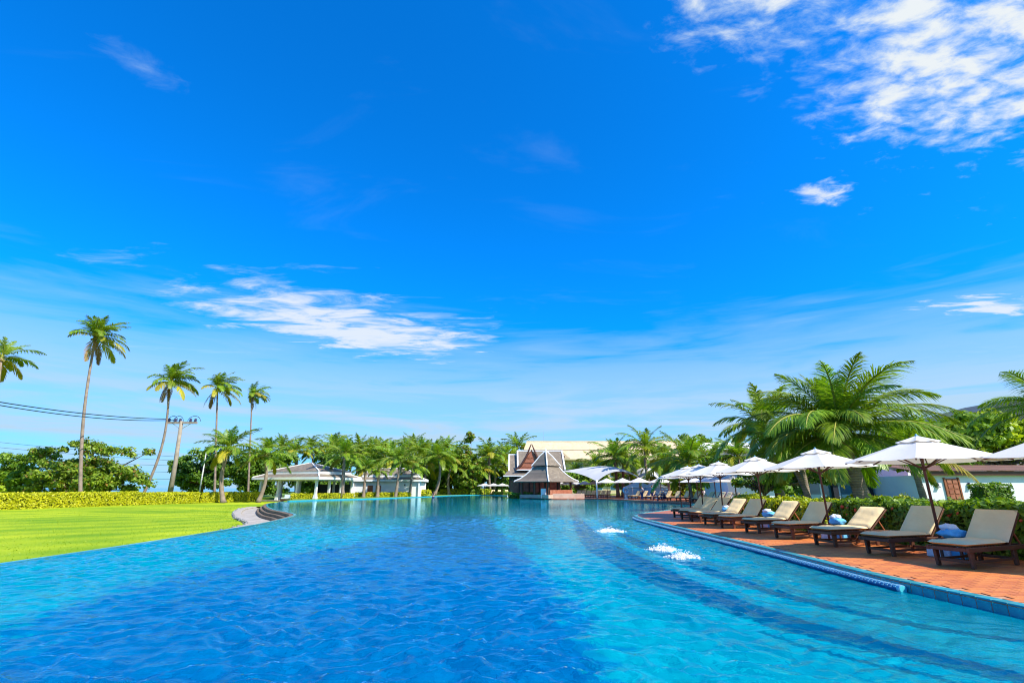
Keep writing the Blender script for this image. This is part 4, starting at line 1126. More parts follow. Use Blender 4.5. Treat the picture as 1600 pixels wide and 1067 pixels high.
for ua, ub, Y, h, m_, lb in [(640, 672, 99, 1.1, 'hedge_gold', 'rounded golden shrub border left of the swimmer'), (688, 732, 124, 1.25, 'hedge_gold', 'golden hedge at the far end of the pool'), (734, 750, 123.5, 1.3, 'hedge_green', 'dark green clipped block in the far hedge'), (752, 766, 123, 1.25, 'hedge_lime', 'lime hedge end beside the far left umbrellas'),
                         (770, 798, 119, 0.7, 'hedge_green', 'low dark hedge under the three far umbrellas'), (795, 846, 84, 0.75, 'hedge_green', 'low green hedge beside the pavilion wall')]:
    a, b = P(ua, 772, Y), P(ub, 772, Y)
    hedge([(a.x, a.y), ((a.x + b.x) / 2, a.y + 0.4), (b.x, b.y)], -0.1, 1.3, h, lb, M[m_], 0.2, 40, group='hedges along the far pool edge', round_=0.6)
# right: behind the loungers
h_ix = hedge([(12.3, 6.8), (11.75, 10), (11.35, 13.5), (11.3, 17.5)], 0.0, 1.15, 1.08, 'green flowering hedge directly behind the nearest loungers', M['hedge_green'], 0.085, 420, bumps=0.05, round_=0.5, group='hedges behind the near loungers')
hedge([(11.2, 18.2), (11.3, 22), (11.6, 26)], 0.0, 1.2, 0.98, 'lime green rounded hedge behind the middle loungers', M['hedge_lime'], 0.085, 300, bumps=0.07, round_=0.7, group='hedges behind the near loungers')
hedge([(12.2, 26.6), (13.5, 30), (15.5, 33)], 0.0, 1.3, 0.95, 'lime hedge behind the farthest near loungers', M['hedge_lime'], 0.1, 160, bumps=0.07, round_=0.7, group='hedges behind the near loungers')
hedge([(14.0, 27.5), (17.5, 27.2)], 0.03, 1.0, 0.85, 'dark clipped box hedge behind the fourth umbrella pole', M['hedge_green'], 0.085, 200, group='clipped hedges in the garden')
hedge([(18.0, 27.4), (20.4, 26.8)], 0.03, 1.2, 1.0, 'lime clipped box hedge right of the huge palm', M['hedge_lime'], 0.085, 200, group='clipped hedges in the garden')
hedge([(20.8, 26.6), (25.5, 24.5)], 0.03, 1.1, 0.8, 'green clipped hedge in front of the white villa wall', M['hedge_green'], 0.085, 200, group='clipped hedges in the garden')
hedge([(31.2, 34.5), (33.0, 34.5)], 0.03, 1.2, 1.7, 'tall green clipped cube beside the villa door', M['hedge_green'], 0.1, 160, group='clipped hedges in the garden')
fl = MB().lathe([(0.008, -0.02), (0.045, 0.0), (0.035, 0.022), (0.005, 0.03)], 7).mesh('flower', M['flower_red'])
for i in range(60):
    y = random.uniform(8.5, 17.0); x = np.interp(y, [6.8, 10, 13.5, 17.5], [12.3, 11.75, 11.35, 11.3])
    top = random.random() < 0.3
    k = random.uniform(0.8, 1.4)
    ob('flower', fl, h_ix, (x - 12.3 + (random.uniform(-0.3, 0.3) if top else -0.58 + random.uniform(-0.05, 0.03)), y - 6.8, (1.1 if top else random.uniform(0.55, 1.0))), (random.uniform(-1, 1), -0.9 if not top else 0, 0), (k, k, k))

# ------------------------------------------------------------------ copying things
def copy_tree(o, parent=None):
    c = o.copy(); COL.objects.link(c); c.parent = parent
    for ch in list(o.children):
        copy_tree(ch, c)
    return c

# ------------------------------------------------------------------ sun loungers
def cushion(name, L, Wd, T, mat, parent, loc, rot, seed, wr=0.006):
    """soft pad: rounded box, slightly crowned and wrinkled; x along, origin at its lower start edge"""
    r = np.random.default_rng(seed)
    nx, ny = 14, 9
    prof = []
    xs = np.linspace(0, L, nx); ys = np.linspace(-Wd / 2, Wd / 2, ny)
    ph = r.random(4) * 6
    V = []; F = []
    def h(x, y, top):
        ex = min(x, L - x) / 0.05; ey = (Wd / 2 - abs(y)) / 0.05
        e = min(1, max(0, ex)) ; f = min(1, max(0, ey))
        rd = (1 - (1 - e) ** 2) ** 0.5 * (1 - (1 - f) ** 2) ** 0.5
        w = wr * (math.sin(9 * x + ph[0] + 3 * y) + 0.6 * math.sin(23 * x + ph[1] - 5 * y) + 0.5 * math.sin(17 * y + ph[2]))
        return (T / 2 + (T / 2 * rd + w * rd) if top else T / 2 - T / 2 * rd)
    for top in (1, 0):
        for x in xs:
            for y in ys:
                V.append((x, y, h(x, y, top)))
    k = nx * ny
    for i in range(nx - 1):
        for j in range(ny - 1):
            a = i * ny + j
            F.append((a, a + ny, a + ny + 1, a + 1)); F.append((k + a, k + a + 1, k + a + ny + 1, k + a + ny))
    me = mesh_np(name, V, F, mat, smooth=True)
    o = ob(name, me, parent, loc, rot)
    return o

def make_lounger(seed=1, back=50, lod=0):
    root = thing('sun_lounger', (0, 0, 0))
    Wd = 0.74; sh = 0.34
    f = MB()
    for s in (-1, 1):
        f.box((1.05, s * (Wd / 2 - 0.03), sh), (2.10, 0.05, 0.085))
    for x in (0.03, 1.1, 2.07):
        f.box((x, 0, sh), (0.05, Wd - 0.115, 0.07))
    f.build('frame', M['wood_dark'], root, bevel=0.006)
    if not lod:
        for i in range(9):
            MB().box((0.16 + i * 0.105, 0, sh + 0.047), (0.075, Wd - 0.12, 0.018)).build('slat', M['wood_dark'], root)
    for x, sl in ((0.17, 0.06), (1.62, -0.05)):
        for s in (-1, 1):
            m = MB()
            m.box((x, s * (Wd / 2 - 0.075), (sh - 0.043) / 2), (0.095, 0.055, sh - 0.043), top=(1.35, 1.0))
            m.build('leg', M['wood_dark'], root, bevel=0.008)
        MB().box((x, 0, 0.12), (0.04, Wd - 0.20, 0.05)).build('stretcher', M['wood_dark'], root)
    for s in (-1, 1):
        MB().box((0.895, s * (Wd / 2 - 0.075), 0.12), (1.35, 0.03, 0.045)).build('side_rail', M['wood_dark'], root)
    cushion('seat_cushion', 1.42, Wd, 0.085, M['cushion'], root, (-0.02, 0, sh + 0.058), (0, 0, 0), seed)
    hb = Vector((1.39, 0, sh + 0.06)); a = -R(back)
    bf = MB()
    for s in (-1, 1):
        bf.box((0.44, s * (Wd / 2 - 0.035), -0.025), (0.88, 0.045, 0.035))
    for x in (0.06, 0.46, 0.86):
        bf.box((x, 0, -0.026), (0.06, Wd - 0.12, 0.028))
    b = bf.build('backrest', M['wood_dark'], root, loc=hb, rot=(0, a, 0), bevel=0.004)
    cushion('back_cushion', 0.88, Wd, 0.085, M['cushion'], root, hb + Vector((0.0, 0, 0.005)), (0, a, 0), seed + 50, 0.008)
    ca_, sa_ = math.cos(R(back)), math.sin(R(back))
    for s in (-1, 1):
        m = MB()
        m.bar((1.39 + 0.5 * ca_ + 0.02, s * 0.26, sh + 0.06 + 0.5 * sa_ - 0.03), (2.0, s * 0.26, sh + 0.03), 0.022, 0.03)
        m.build('prop', M['wood_warm'], root)
    return root

LROT = R(20)
LG = 'loungers in the near row on the terracotta deck'
near = [(8.55, 10.45, 'nearest sun lounger, at the right picture border'), (8.4, 12.3, 'second nearest sun lounger, left of the nearest big blue towel bundle'), (8.25, 14.15, 'third nearest sun lounger with visible prop bars, low reclined back'), (8.2, 16.1, 'fourth nearest sun lounger, behind the second towel bundle'),
        (8.15, 18.1, 'fifth nearest sun lounger, between second and third umbrella poles'), (8.15, 20.1, 'sixth nearest sun lounger, behind the third towel bundle'), (8.2, 22.0, 'seventh nearest sun lounger, before the lime hedge'), (8.25, 23.8, 'eighth nearest sun lounger, behind the fourth towel bundle'),
        (8.4, 25.6, 'ninth nearest sun lounger, second last towards the deck tip'), (8.6, 27.5, 'last sun lounger of the near row at the deck tip')]
protoL = [make_lounger(3, 43), make_lounger(8, 37), make_lounger(15, 45)]
used = [False] * 3
for i, (x, y, lb) in enumerate(near):
    k = 1 if i == 2 else (0, 2)[i % 2]
    o = protoL[k] if not used[k] else copy_tree(protoL[k])
    used[k] = True
    o.location = (x, y, 0.016 if y < 23.9 else 0); o.rotation_euler = (0, 0, LROT + random.uniform(-0.09, 0.09))
    tag(o, lb, 'sun lounger', LG)

# ------------------------------------------------------------------ umbrellas
RIM, APX, RAD = 2.10, 2.66, 1.60
def panel_mesh(rad, rim, apx, vent=0.0, n=6, m=4):
    """one of eight canopy gores centred on +X, apex at the axis; sags between the ribs"""
    V = []; F = []
    hw = PI / 8
    for i in range(n + 1):
        f = vent + (1 - vent) * i / n
        r = rad * f
        z = apx + (rim - apx) * (f ** 0.92)
        for j in range(m + 1):
            a = -hw + 2 * hw * j / m
            sag = (1 - (2 * j / m - 1) ** 2)
            rr = r * math.cos(hw) / math.cos(a) * (1 - 0.035 * sag * f)
            V.append((rr * math.cos(a), rr * math.sin(a), z - 0.05 * sag * f * (1 - 0.4 * f)))
    for i in range(n):
        for j in range(m):
            p = i * (m + 1) + j
            F.append((p, p + m + 1, p + m + 2, p + 1))
    return V, F
pv, pf = panel_mesh(RAD, RIM, APX, 0.10)
PANEL = mesh_np('canopy_panel', pv, pf, M['canvas'], smooth=True)
cv, cf = panel_mesh(0.44, APX - 0.115, APX + 0.03, 0.0, 4, 4)
CAPP = mesh_np('vent_panel', cv, cf, M['canvas'], smooth=True)
RIB = MB().bar((0.05, 0, APX - 0.085), (RAD * 0.97, 0, RIM - 0.03), 0.024, 0.028).mesh('rib', M['wood_pole'])
STRUT = MB().bar((0.06, 0, RIM - 0.16), (RAD * 0.52, 0, APX - 0.045 - (APX - RIM - 0.033) * 0.52 - 0.02), 0.02, 0.024).mesh('strut', M['wood_pole'])
POLE = MB().lathe([(0.030, 0.0), (0.030, 2.0), (0.026, APX - 0.02), (0.026, APX + 0.01)], 12).mesh('pole', M['wood_pole'], smooth=True)
HUB = MB().lathe([(0.035, -0.05), (0.065, -0.035), (0.065, 0.035), (0.035, 0.05)], 12).mesh('hub', M['wood_pole'])
FIN = MB().lathe([(0.035, 0.0), (0.04, 0.015), (0.015, 0.03), (0.02, 0.04), (0.004, 0.055)], 10).mesh('finial', M['boom_white'], smooth=True)
BASE = MB().box((0, 0, 0.09), (0.46, 0.46, 0.18), top=(0.94, 0.94)).mesh('base', M['towel_white'], bevel=0.02)

def umbrella_near(x, y, label, rz, sc=1.0, tilt=(0, 0), base=True):
    o = thing('patio_umbrella', (x, y, 0.016), rz, label, 'umbrella', 'big white umbrellas over the near loungers')
    o.rotation_euler = (tilt[0], tilt[1], rz)
    o.scale = (sc, sc, 1)
    for k in range(8):
        a = k * PI / 4
        ob('canopy_panel', PANEL, o, rot=(0, 0, a))
        ob('vent_panel', CAPP, o, rot=(0, 0, a))
        rb = ob('rib', RIB, o, rot=(0, 0, a + PI / 8))
        ob('strut', STRUT, rb)
    ob('pole', POLE, o); ob('hub', HUB, o, (0, 0, RIM - 0.17)); ob('hub', HUB, o, (0, 0, APX - 0.05)); ob('finial', FIN, o, (0, 0, APX + 0.015))
    if base: ob('base', BASE, o)
    return o
UMB = [(11.15, 9.9, 'big white umbrella cut by the right picture border'), (9.72, 12.0, 'nearest whole white umbrella, between the two nearest loungers'), (9.75, 16.1, 'second whole white umbrella from the right border, below the huge palm'),
       (9.75, 20.2, 'third whole white umbrella from the right border'), (9.8, 24.2, 'fourth white umbrella of the near row, bluish on its left'), (10.0, 27.2, 'fifth white umbrella of the near row'), (10.1, 29.4, 'last white umbrella of the near row, hidden partly behind the fifth')]
for i, (x, y, lb) in enumerate(UMB):
    umbrella_near(x, y, lb, R(8 + 17 * i), 1.0, (random.uniform(-0.02, 0.02), random.uniform(-0.03, 0.0)))

# ------------------------------------------------------------------ side tables and towel bundles
def side_table(x, y, label):
    o = thing('side_table', (x, y, 0.016), LROT, label, 'side table', 'small wooden tables between lounger pairs')
    MB().box((0, 0, 0.40), (0.5, 0.46, 0.03)).build('table_top', M['wood_dark'], o, bevel=0.005)
    for a in (-1, 1):
        for b in (-1, 1):
            MB().box((a * 0.20, b * 0.19, 0.1925), (0.045, 0.045, 0.385)).build('leg', M['wood_dark'], o)
    return o

def blob(rx, ry, rz, seed, amp=0.16, fold=5):
    """crumpled cloth lump"""
    r = random.Random(seed); V = []; F = []
    n, m = 20, 11
    ph = [r.random() * 6 for _ in range(6)]
    for i in range(m):
        th_ = PI * i / (m - 1)
        for j in range(n):
            a = 2 * PI * j / n
            k = 1 + amp * (math.sin(fold * a + ph[0] + 2 * th_) * math.sin(th_) + 0.7 * math.sin(3 * th_ * 2 + ph[1] + a) + 0.5 * math.sin(9 * a + ph[2] - 4 * th_) * math.sin(th_))
            z = -math.cos(th_) * rz * k
            V.append((math.sin(th_) * math.cos(a) * rx * k, math.sin(th_) * math.sin(a) * ry * k, max(z, -rz * 0.82) + rz * 0.82))
    for i in range(m - 1):
        for j in range(n):
            p = i * n + j; q = i * n + (j + 1) % n
            F.append((p, q, q + n, p + n))
    return V, F
TW = [(1, 'nearest and largest crumpled blue towel bundle by the umbrella pole', 'nearest'), (2, 'second nearest crumpled blue towel bundle', 'second'), (3, 'third nearest crumpled blue towel bundle', 'third'), (4, 'fourth nearest crumpled blue towel bundle', 'fourth'), (5, 'farthest blue and white towel bundle near the deck tip', 'farthest')]
for k, (ui, lb, nm) in enumerate(TW):
    ux, uy = UMB[ui][0], UMB[ui][1]
    tx, ty = ux + 0.02, uy - 0.36
    side_table(tx, ty, '%s small wooden side table under a towel bundle' % nm)
    o = thing('towel_bundle', (tx + 0.02, ty + 0.02, 0.432), random.random() * 3, lb, 'towel', 'towel bundles between the loungers')
    V, F = blob(0.25, 0.2, 0.12, 5 + k, 0.13, 4)
    ob('blue_towel', mesh_np('blue_towel', V, F, M['towel_blue'], smooth=True), o)
    V, F = blob(0.16, 0.14, 0.085, 45 + k, 0.15, 5)
    ob('white_towel', mesh_np('white_towel', V, F, M['towel_white'], smooth=True), o, (0.04, 0.02, 0.15))
    ob_ = thing('cool_box', (tx + 0.12, ty + 0.03, 0.016), LROT, '%s blue and white box under the side table' % nm, 'box', 'boxes under the side tables')
    MB().box((0, 0, 0.12), (0.30, 0.26, 0.24)).build('body', M['towel_blue'], ob_, bevel=0.02)
    MB().box((0, 0, 0.26), (0.31, 0.27, 0.035)).build('lid', M['towel_white'], ob_, bevel=0.012)

# ------------------------------------------------------------------ far umbrellas and loungers
FARU_MB = MB()
def far_umbrella_meshes():
    V, F = [], []
    b = MB()
    for k in range(8):
        pv, pf = panel_mesh(1.5, 2.1, 2.72, 0.0, 3, 2)
        m = Matrix.Rotation(k * PI / 4, 3, 'Z')
        b.add([m @ Vector(p) for p in pv], pf)
    return b.mesh('canopy', M['canvas'])
FCAN = far_umbrella_meshes()
FPOLE = MB().lathe([(0.035, 0.0), (0.03, 2.7), (0.01, 2.8)], 8).mesh('pole', M['wood_pole'])
def far_umbrella(u, Y, label, sc=1.0, h=1.0, group='small white umbrellas on the far terrace', z=0.0):
    p = P(u, 770, Y)
    o = thing('patio_umbrella', (p.x, Y, z), random.random() * 0.7, label, 'umbrella', group)
    o.scale = (sc, sc, h)
    ob('canopy', FCAN, o); ob('pole', FPOLE, o)
    return o
fu = [(1063, 38, 1.05, 1.04, 'white umbrella behind the last near umbrella, over the far lounger corner'), (1150, 38, 1.35, 1.0, 'wide white umbrella showing below the third near umbrella'), (1118, 42, 1.2, 0.94, 'white umbrella showing under the fourth near umbrella'), (1090, 46, 1.1, 0.95, 'white umbrella behind the fifth near umbrella'),
      (1033, 66, 1.12, 1.03, 'far white umbrella right of the two standing people'), (1000, 70, 1.12, 1.06, 'far bluish umbrella above the long-haired person'), (974, 74, 1.12, 1.06, 'far white umbrella left of the standing people'), (949, 76, 1.12, 1.06, 'far white umbrella right of the white sail post'),
      (929, 90, 1.0, 1.0, 'distant white umbrella left of the sail post'), (914, 93, 1.0, 1.0, 'distant white umbrella second left of the sail post'), (900, 96, 1.0, 1.0, 'distant white umbrella third left of the sail post'), (888, 90, 1.0, 1.0, 'distant white umbrella behind the pavilion right post'), (876, 97, 1.0, 1.0, 'distant white umbrella seen through the pavilion')]
for u, Y, sc, h, lb in fu:
    far_umbrella(u, Y, lb, sc, h)
for u, Y, lb in [(757, 117, 'leftmost of the three white umbrellas at the far pool end'), (771, 118, 'middle of the three white umbrellas at the far pool end'), (785, 117, 'rightmost of the three white umbrellas at the far pool end')]:
    far_umbrella(u, Y, lb, 1.2, 0.95, 'white umbrellas at the far pool end', -0.06)

def far_lounger_proto():
    return make_lounger(77, 52, 1)
FLP = far_lounger_proto(); flused = False
def far_lounger(x, y, rz, label, group, z=0.0):
    global flused
    o = FLP if not flused else copy_tree(FLP); flused = True
    o.location = (x, y, z); o.rotation_euler = (0, 0, rz)
    tag(o, label, 'sun lounger', group)
ORD = ['first', 'second', 'third', 'fourth', 'fifth', 'sixth', 'seventh', 'eighth', 'ninth', 'tenth']
A, B = Vector((16.4, 72.4)), Vector((20.0, 59.2))
for i in range(8):
    q = A.lerp(B, i / 7); 
    far_lounger(q.x, q.y, R(25), '%s far lounger right of the white sail post along the pool' % ORD[i], 'loungers along the far pool edge')
A, B = Vector((19.4, 55.5)), Vector((17.2, 43.2))
for i in range(6):
    q = A.lerp(B, i / 5)
    far_lounger(q.x, q.y, R(12), '%s far lounger right of the crouching person, behind the near row' % ORD[i], 'loungers behind the pool channel')
for i, (u, lb) in enumerate([(768, 'left lounger under the far end umbrellas'), (778, 'middle lounger under the far end umbrellas'), (789, 'right lounger under the far end umbrellas')]):
    p = P(u, 770, 121.5)
    far_lounger(p.x, 121.5, R(80), lb, 'loungers at the far pool end', -0.06)
for i in range(7):
    p = P(899 + i * 7, 772, 84)
    far_lounger(p.x, 84 - i * 0.4, R(60), '%s lounger right of the pavilion, left of the sail post' % ORD[i], 'loungers beside the pavilion')

# ------------------------------------------------------------------ buildings
def hip(b, hx, hy, z0, z1, rx, ry, th=0.0):
    """frustum of a hip roof: eave half sizes hx, hy at z0, upper half sizes rx, ry at z1"""
    b.add([(-hx, -hy, z0), (hx, -hy, z0), (hx, hy, z0), (-hx, hy, z0), (-rx, -ry, z1), (rx, -ry, z1), (rx, ry, z1), (-rx, ry, z1)],
          [(0, 1, 5, 4), (1, 2, 6, 5), (2, 3, 7, 6), (3, 0, 4, 7), (4, 5, 6, 7), (3, 2, 1, 0)])
    return b

def hip_caps(o, hx, hy, z0, z1, rx, ry, mat, w=0.16, up=0.03):
    for sx, sy in ((-1, -1), (1, -1), (1, 1), (-1, 1)):
        MB().bar((sx * hx, sy * hy, z0 + up), (sx * rx, sy * ry, z1 + up), w, 0.12).build('hip_cap', mat, o)

def fascia(o, hx, hy, z0, z1, mat, t=0.12):
    b = MB()
    zc_ = (z0 + z1) / 2; h = z1 - z0
    b.box((0, -hy, zc_), (2 * hx + t, t, h)); b.box((0, hy, zc_), (2 * hx + t, t, h))
    b.box((-hx, 0, zc_), (t, 2 * hy - t - 0.006, h)); b.box((hx, 0, zc_), (t, 2 * hy - t - 0.006, h))
    return b.build('fascia', mat, o)

def two_tier_roof(o, hx, hy, zb, apex, rx=0.3):
    r = hip(MB(), hx, hy, zb + 0.12, zb + 0.62, hx - 1.3, hy - 1.3).build('lower_roof', M['slate'], o)
    fascia(o, hx, hy, zb - 0.22, zb + 0.12, M['white'])
    hip_caps(o, hx, hy, zb + 0.14, zb + 0.64, hx - 1.3, hy - 1.3, M['white'])
    fascia(o, hx - 1.25, hy - 1.25, zb + 0.60, zb + 1.0, M['white'])
    u = hip(MB(), hx - 1.15, hy - 1.15, zb + 1.0, apex, rx, 0.05).build('upper_roof', M['slate'], o)
    hip_caps(o, hx - 1.15, hy - 1.15, zb + 1.02, apex, rx, 0.03, M['white'])
    MB().box((0, 0, apex + 0.06), (2 * rx + 0.3, 0.2, 0.14)).build('ridge_cap', M['white'], o)

RZ = math.atan2(-4.0, 11.7)
ax, ay = math.cos(RZ), math.sin(RZ)
def house_center(cx, cy, hx, hy):       # near right corner -> centre
    return (cx - ax * hx - ay * hy, cy - ay * hx + ax * hy)
hx, hy = 6.3, 5.2
c0 = house_center(-28.4, 75.3, hx, hy)
o = thing('open_pool_house', (c0[0], c0[1], -0.42), RZ, 'open white-columned pool house with slate hip roof beside the lawn', 'pool house')
two_tier_roof(o, hx, hy, 3.35, 5.75)
MB().box((0, 0, 0.06), (2 * hx - 1.0, 2 * hy - 1.0, 0.16)).build('floor_slab', M['stone_white'], o)
cols = [(-5.3, -4.3), (-1.8, -4.3), (1.7, -4.3), (5.2, -4.3), (5.2, -1.4), (5.2, 1.4), (5.2, 4.2), (-5.3, 0), (-5.3, 4.2), (-1.8, 4.2), (1.7, 4.2)]
for x, y in cols:
    c = MB().box((0, 0, 1.6), (0.30, 0.30, 2.9)).build('column', M['white'], o, loc=(x, y, 0.1))
    MB().box((0, 0, 0.45), (0.60, 0.60, 0.8), top=(0.6, 0.6)).build('column_foot', M['white'], c)
MB().box((0, -4.3, 3.06), (2 * hx - 1.6, 0.32, 0.25)).build('beam', M['white'], o)
MB().box((5.2, 0.1, 3.06), (0.32, 2 * hy - 2.3, 0.25)).build('beam', M['white'], o)
MB().box((1.5, 4.6, 1.3), (7.0, 0.2, 2.4)).build('rear_screen', M['roof_gray'], o)
ps = P(450, 778, 77)
o = thing('lounge_sofa', (ps.x, ps.y, -0.42), RZ, 'white cushioned sofa under the open pool house roof', 'sofa')
MB().box((0, 0, 0.2), (2.0, 0.9, 0.28)).build('base', M['wood_dark'], o, bevel=0.03)
MB().box((0, -0.05, 0.44), (1.9, 0.8, 0.2)).build('seat', M['towel_white'], o, bevel=0.05, seg=2)
MB().box((0, 0.35, 0.7), (1.9, 0.2, 0.5)).build('backrest', M['towel_white'], o, bevel=0.06, seg=2)

hx2, hy2 = 6.9, 4.8
o = thing('walled_pool_house', (-24.0, 101.3, -0.42), R(4), 'white-walled pool house with two brown doors and slate roof', 'pool house')
two_tier_roof(o, hx2, hy2, 3.3, 5.6, 2.6)
wl = MB().box((0, 0, 1.5), (2 * hx2 - 1.0, 2 * hy2 - 1.0, 3.0)).build('wall', M['white'], o)
for x in (-3.0, -1.5):
    dd = MB().box((x, -hy2 + 0.48, 1.2), (0.95, 0.08, 2.3)).build('door', M['wood_warm'], o)
    MB().box((x + 0.35, -hy2 + 0.42, 1.15), (0.06, 0.06, 0.2)).build('handle', M['steel'], dd)
for x in (-6.1, 6.1):
    MB().box((x, -hy2 + 0.28, 1.45), (0.28, 0.28, 2.9)).build('column', M['white'], o)
MB().box((6.6, 2.0, 1.45), (0.28, 0.28, 2.9)).build('column', M['white'], o)
MB().box((3.4, -hy2 + 0.45, 2.45), (0.25, 0.12, 0.25)).build('wall_lamp', M['black'], o)

# Thai pavilion on the water
o = thing('pavilion', (5.45, 81.2, 0.0), R(45), 'dark slate-roofed open pavilion with curved eaves beside the water', 'pavilion')
E_ = 3.85
def curved_roof(o, name, prof):
    b = MB(); vs = []; fs = []
    for i, (r, z) in enumerate(prof):
        vs += [(-r, -r, z), (r, -r, z), (r, r, z), (-r, r, z)]
    for i in range(len(prof) - 1):
        for k in range(4):
            a = i * 4 + k; c = i * 4 + (k + 1) % 4
            fs.append((a, c, c + 4, a + 4))
    b.add(vs, fs)
    ro = b.build(name, M['slate'], o)
    for sx, sy in ((-1, -1), (1, -1), (1, 1), (-1, 1)):
        MB().tube([(sx * r, sy * r, z + 0.04) for r, z in prof], 0.10, 6).build('hip_cap', M['white'], o)
    return ro
curved_roof(o, 'lower_roof', [(3.6, 2.36), (3.62, 2.46), (2.95, 2.85), (2.3, 3.45), (1.75, 4.15), (1.42, 4.75)])
curved_roof(o, 'upper_roof', [(1.62, 4.80), (1.62, 4.88), (1.15, 5.6), (0.7, 6.35), (0.06, 7.15)])
MB().lathe([(0.12, 7.1), (0.16, 7.25), (0.06, 7.4), (0.02, 7.8)], 8).build('finial', M['white'], o)
for sx, sy in ((-1, -1), (1, -1), (1, 1), (-1, 1)):
    MB().box((sx * 2.7, sy * 2.7, 1.55), (0.26, 0.26, 2.1)).build('post', M['wood_dark'], o)
for sx, sy in ((0, -1), (1, 0), (0, 1), (-1, 0)):
    MB().box((sx * 2.7, sy * 2.7, 1.55), (0.2, 0.2, 2.1)).build('post', M['wood_dark'], o)
MB().box((0, 0, 2.42), (5.6, 5.6, 0.14)).build('ceiling', M['wood_warm'], o)
MB().box((0, 0, 0.25), (6.0, 6.0, 0.5)).build('plinth', M['stone_pink'], o)
MB().box((2.9, -0.2, 0.85), (0.18, 5.2, 0.7)).build('parapet', M['stone_pink'], o)
MB().box((0, -2.9, 0.85), (5.2, 0.18, 0.7)).build('parapet', M['brick_red'], o)
p = P(876, 779, 77.8)
b = MB().box((8.2, 77.9, 0.32), (5.4, 0.5, 0.72)).build('bar_wall', M['stone_pink'], bevel=0.02)
tag(b, 'low pink stone bar wall at the pavilion waterside', 'wall')
p = P(850, 777, 76.9)
sg = thing('notice_stand', (p.x, 77.9, 0.0), 0, 'small white notice stand at the pavilion corner by the water', 'sign')
MB().box((0, 0, 0.9), (0.8, 0.08, 1.0)).build('panel', M['white'], sg)
MB().box((-0.3, 0, 0.2), (0.06, 0.06, 0.4)).build('leg', M['steel'], sg); MB().box((0.3, 0, 0.2), (0.06, 0.06, 0.4)).build('leg', M['steel'], sg)

# Thai hall behind it
o = thing('gabled_hall', (2.6, 92, 0.0), 0, 'hall with stepped slate roofs, white verges and carved red gable', 'hall')
def slope_roof(name, x0, x1, yr, zr, ye, ze, yb, zb):
    b = MB()
    b.add([(x0, ye, ze), (x1, ye, ze), (x1, yr, zr), (x0, yr, zr), (x1, yb, zb), (x0, yb, zb)], [(0, 1, 2, 3), (3, 2, 4, 5), (0, 3, 5), (1, 4, 2)])
    return b.build(name, M['slate'], o)
slope_roof('left_roof', -3.05, -1.55, 0, 7.25, -4.6, 4.15, 4.6, 4.15)
slope_roof('main_roof', -1.55, 6.5, 0, 7.9, -4.6, 4.45, 4.6, 4.45)
for x, zr, ze in ((-3.1, 7.3, 4.2), (-1.6, 7.98, 4.5), (6.5, 7.98, 4.5)):
    for s in (-1, 1):
        MB().bar((x, s * 4.65, ze), (x, 0, zr), 0.24, 0.24).build('verge', M['white'], o)
MB().box((2.5, 0, 7.98), (8.1, 0.26, 0.2)).build('ridge_cap', M['white'], o)
MB().box((-2.3, 0, 7.32), (1.4, 0.26, 0.2)).build('ridge_cap', M['white'], o)
hip(MB(), 5.2, 6.6, 3.45, 4.2, 4.6, 4.7).build('skirt_roof', M['slate'], o, loc=(1.2, 0, 0))
sk = MB(); sk.box((1.2, -6.62, 3.42), (10.6, 0.14, 0.16)); sk.build('fascia', M['white'], o)
# projecting gable with swept bargeboards
gx, gy = 0.75, -5.6
gb = MB().add([(gx - 2.2, gy, 4.5), (gx + 2.2, gy, 4.5), (gx, gy, 7.7), (gx - 2.2, gy + 0.3, 4.5), (gx + 2.2, gy + 0.3, 4.5), (gx, gy + 0.3, 7.7)], [(0, 1, 2), (3, 5, 4), (0, 3, 4, 1), (1, 4, 5, 2), (2, 5, 3, 0)])
gbl = gb.build('gable', M['brick_red'], o)
for k in range(3):
    MB().box((gx, gy - 0.03, 4.9 + k * 0.75), (3.3 - k * 1.0, 0.06, 0.12)).build('carved_band', M['wood_warm'], gbl)
for s in (-1, 1):
    MB().tube([(gx + s * 2.75, gy - 0.15, 4.4), (gx + s * 1.75, gy - 0.15, 5.25), (gx + s * 0.9, gy - 0.15, 6.6), (gx + s * 0.05, gy - 0.15, 8.7)], [0.16, 0.2, 0.2, 0.07], 6).build('bargeboard', M['wood_dark'], o)
    b = MB().add([(gx, gy, 7.75), (gx + s * 2.5, gy, 4.55), (gx + s * 2.5, gy + 5.6, 4.55), (gx, gy + 5.6, 7.75)], [(0, 1, 2, 3) if s > 0 else (3, 2, 1, 0)])
    b.build('gable_roof', M['slate'], o)
MB().box((gx, gy - 0.1, 4.42), (5.2, 0.2, 0.18)).build('gable_sill', M['white'], o)
MB().box((1.2, 0, 1.75), (8.6, 9.0, 3.4)).build('wall', M['wood_dark'], o)
for k in range(5):
    MB().box((-2.2 + k * 1.7, -4.56, 1.6), (1.45, 0.1, 2.2)).build('carved_panel', M['brick_red'], o)
MB().box((1.2, -4.75, 0.25), (9.2, 0.5, 0.5)).build('plinth', M['white'], o)

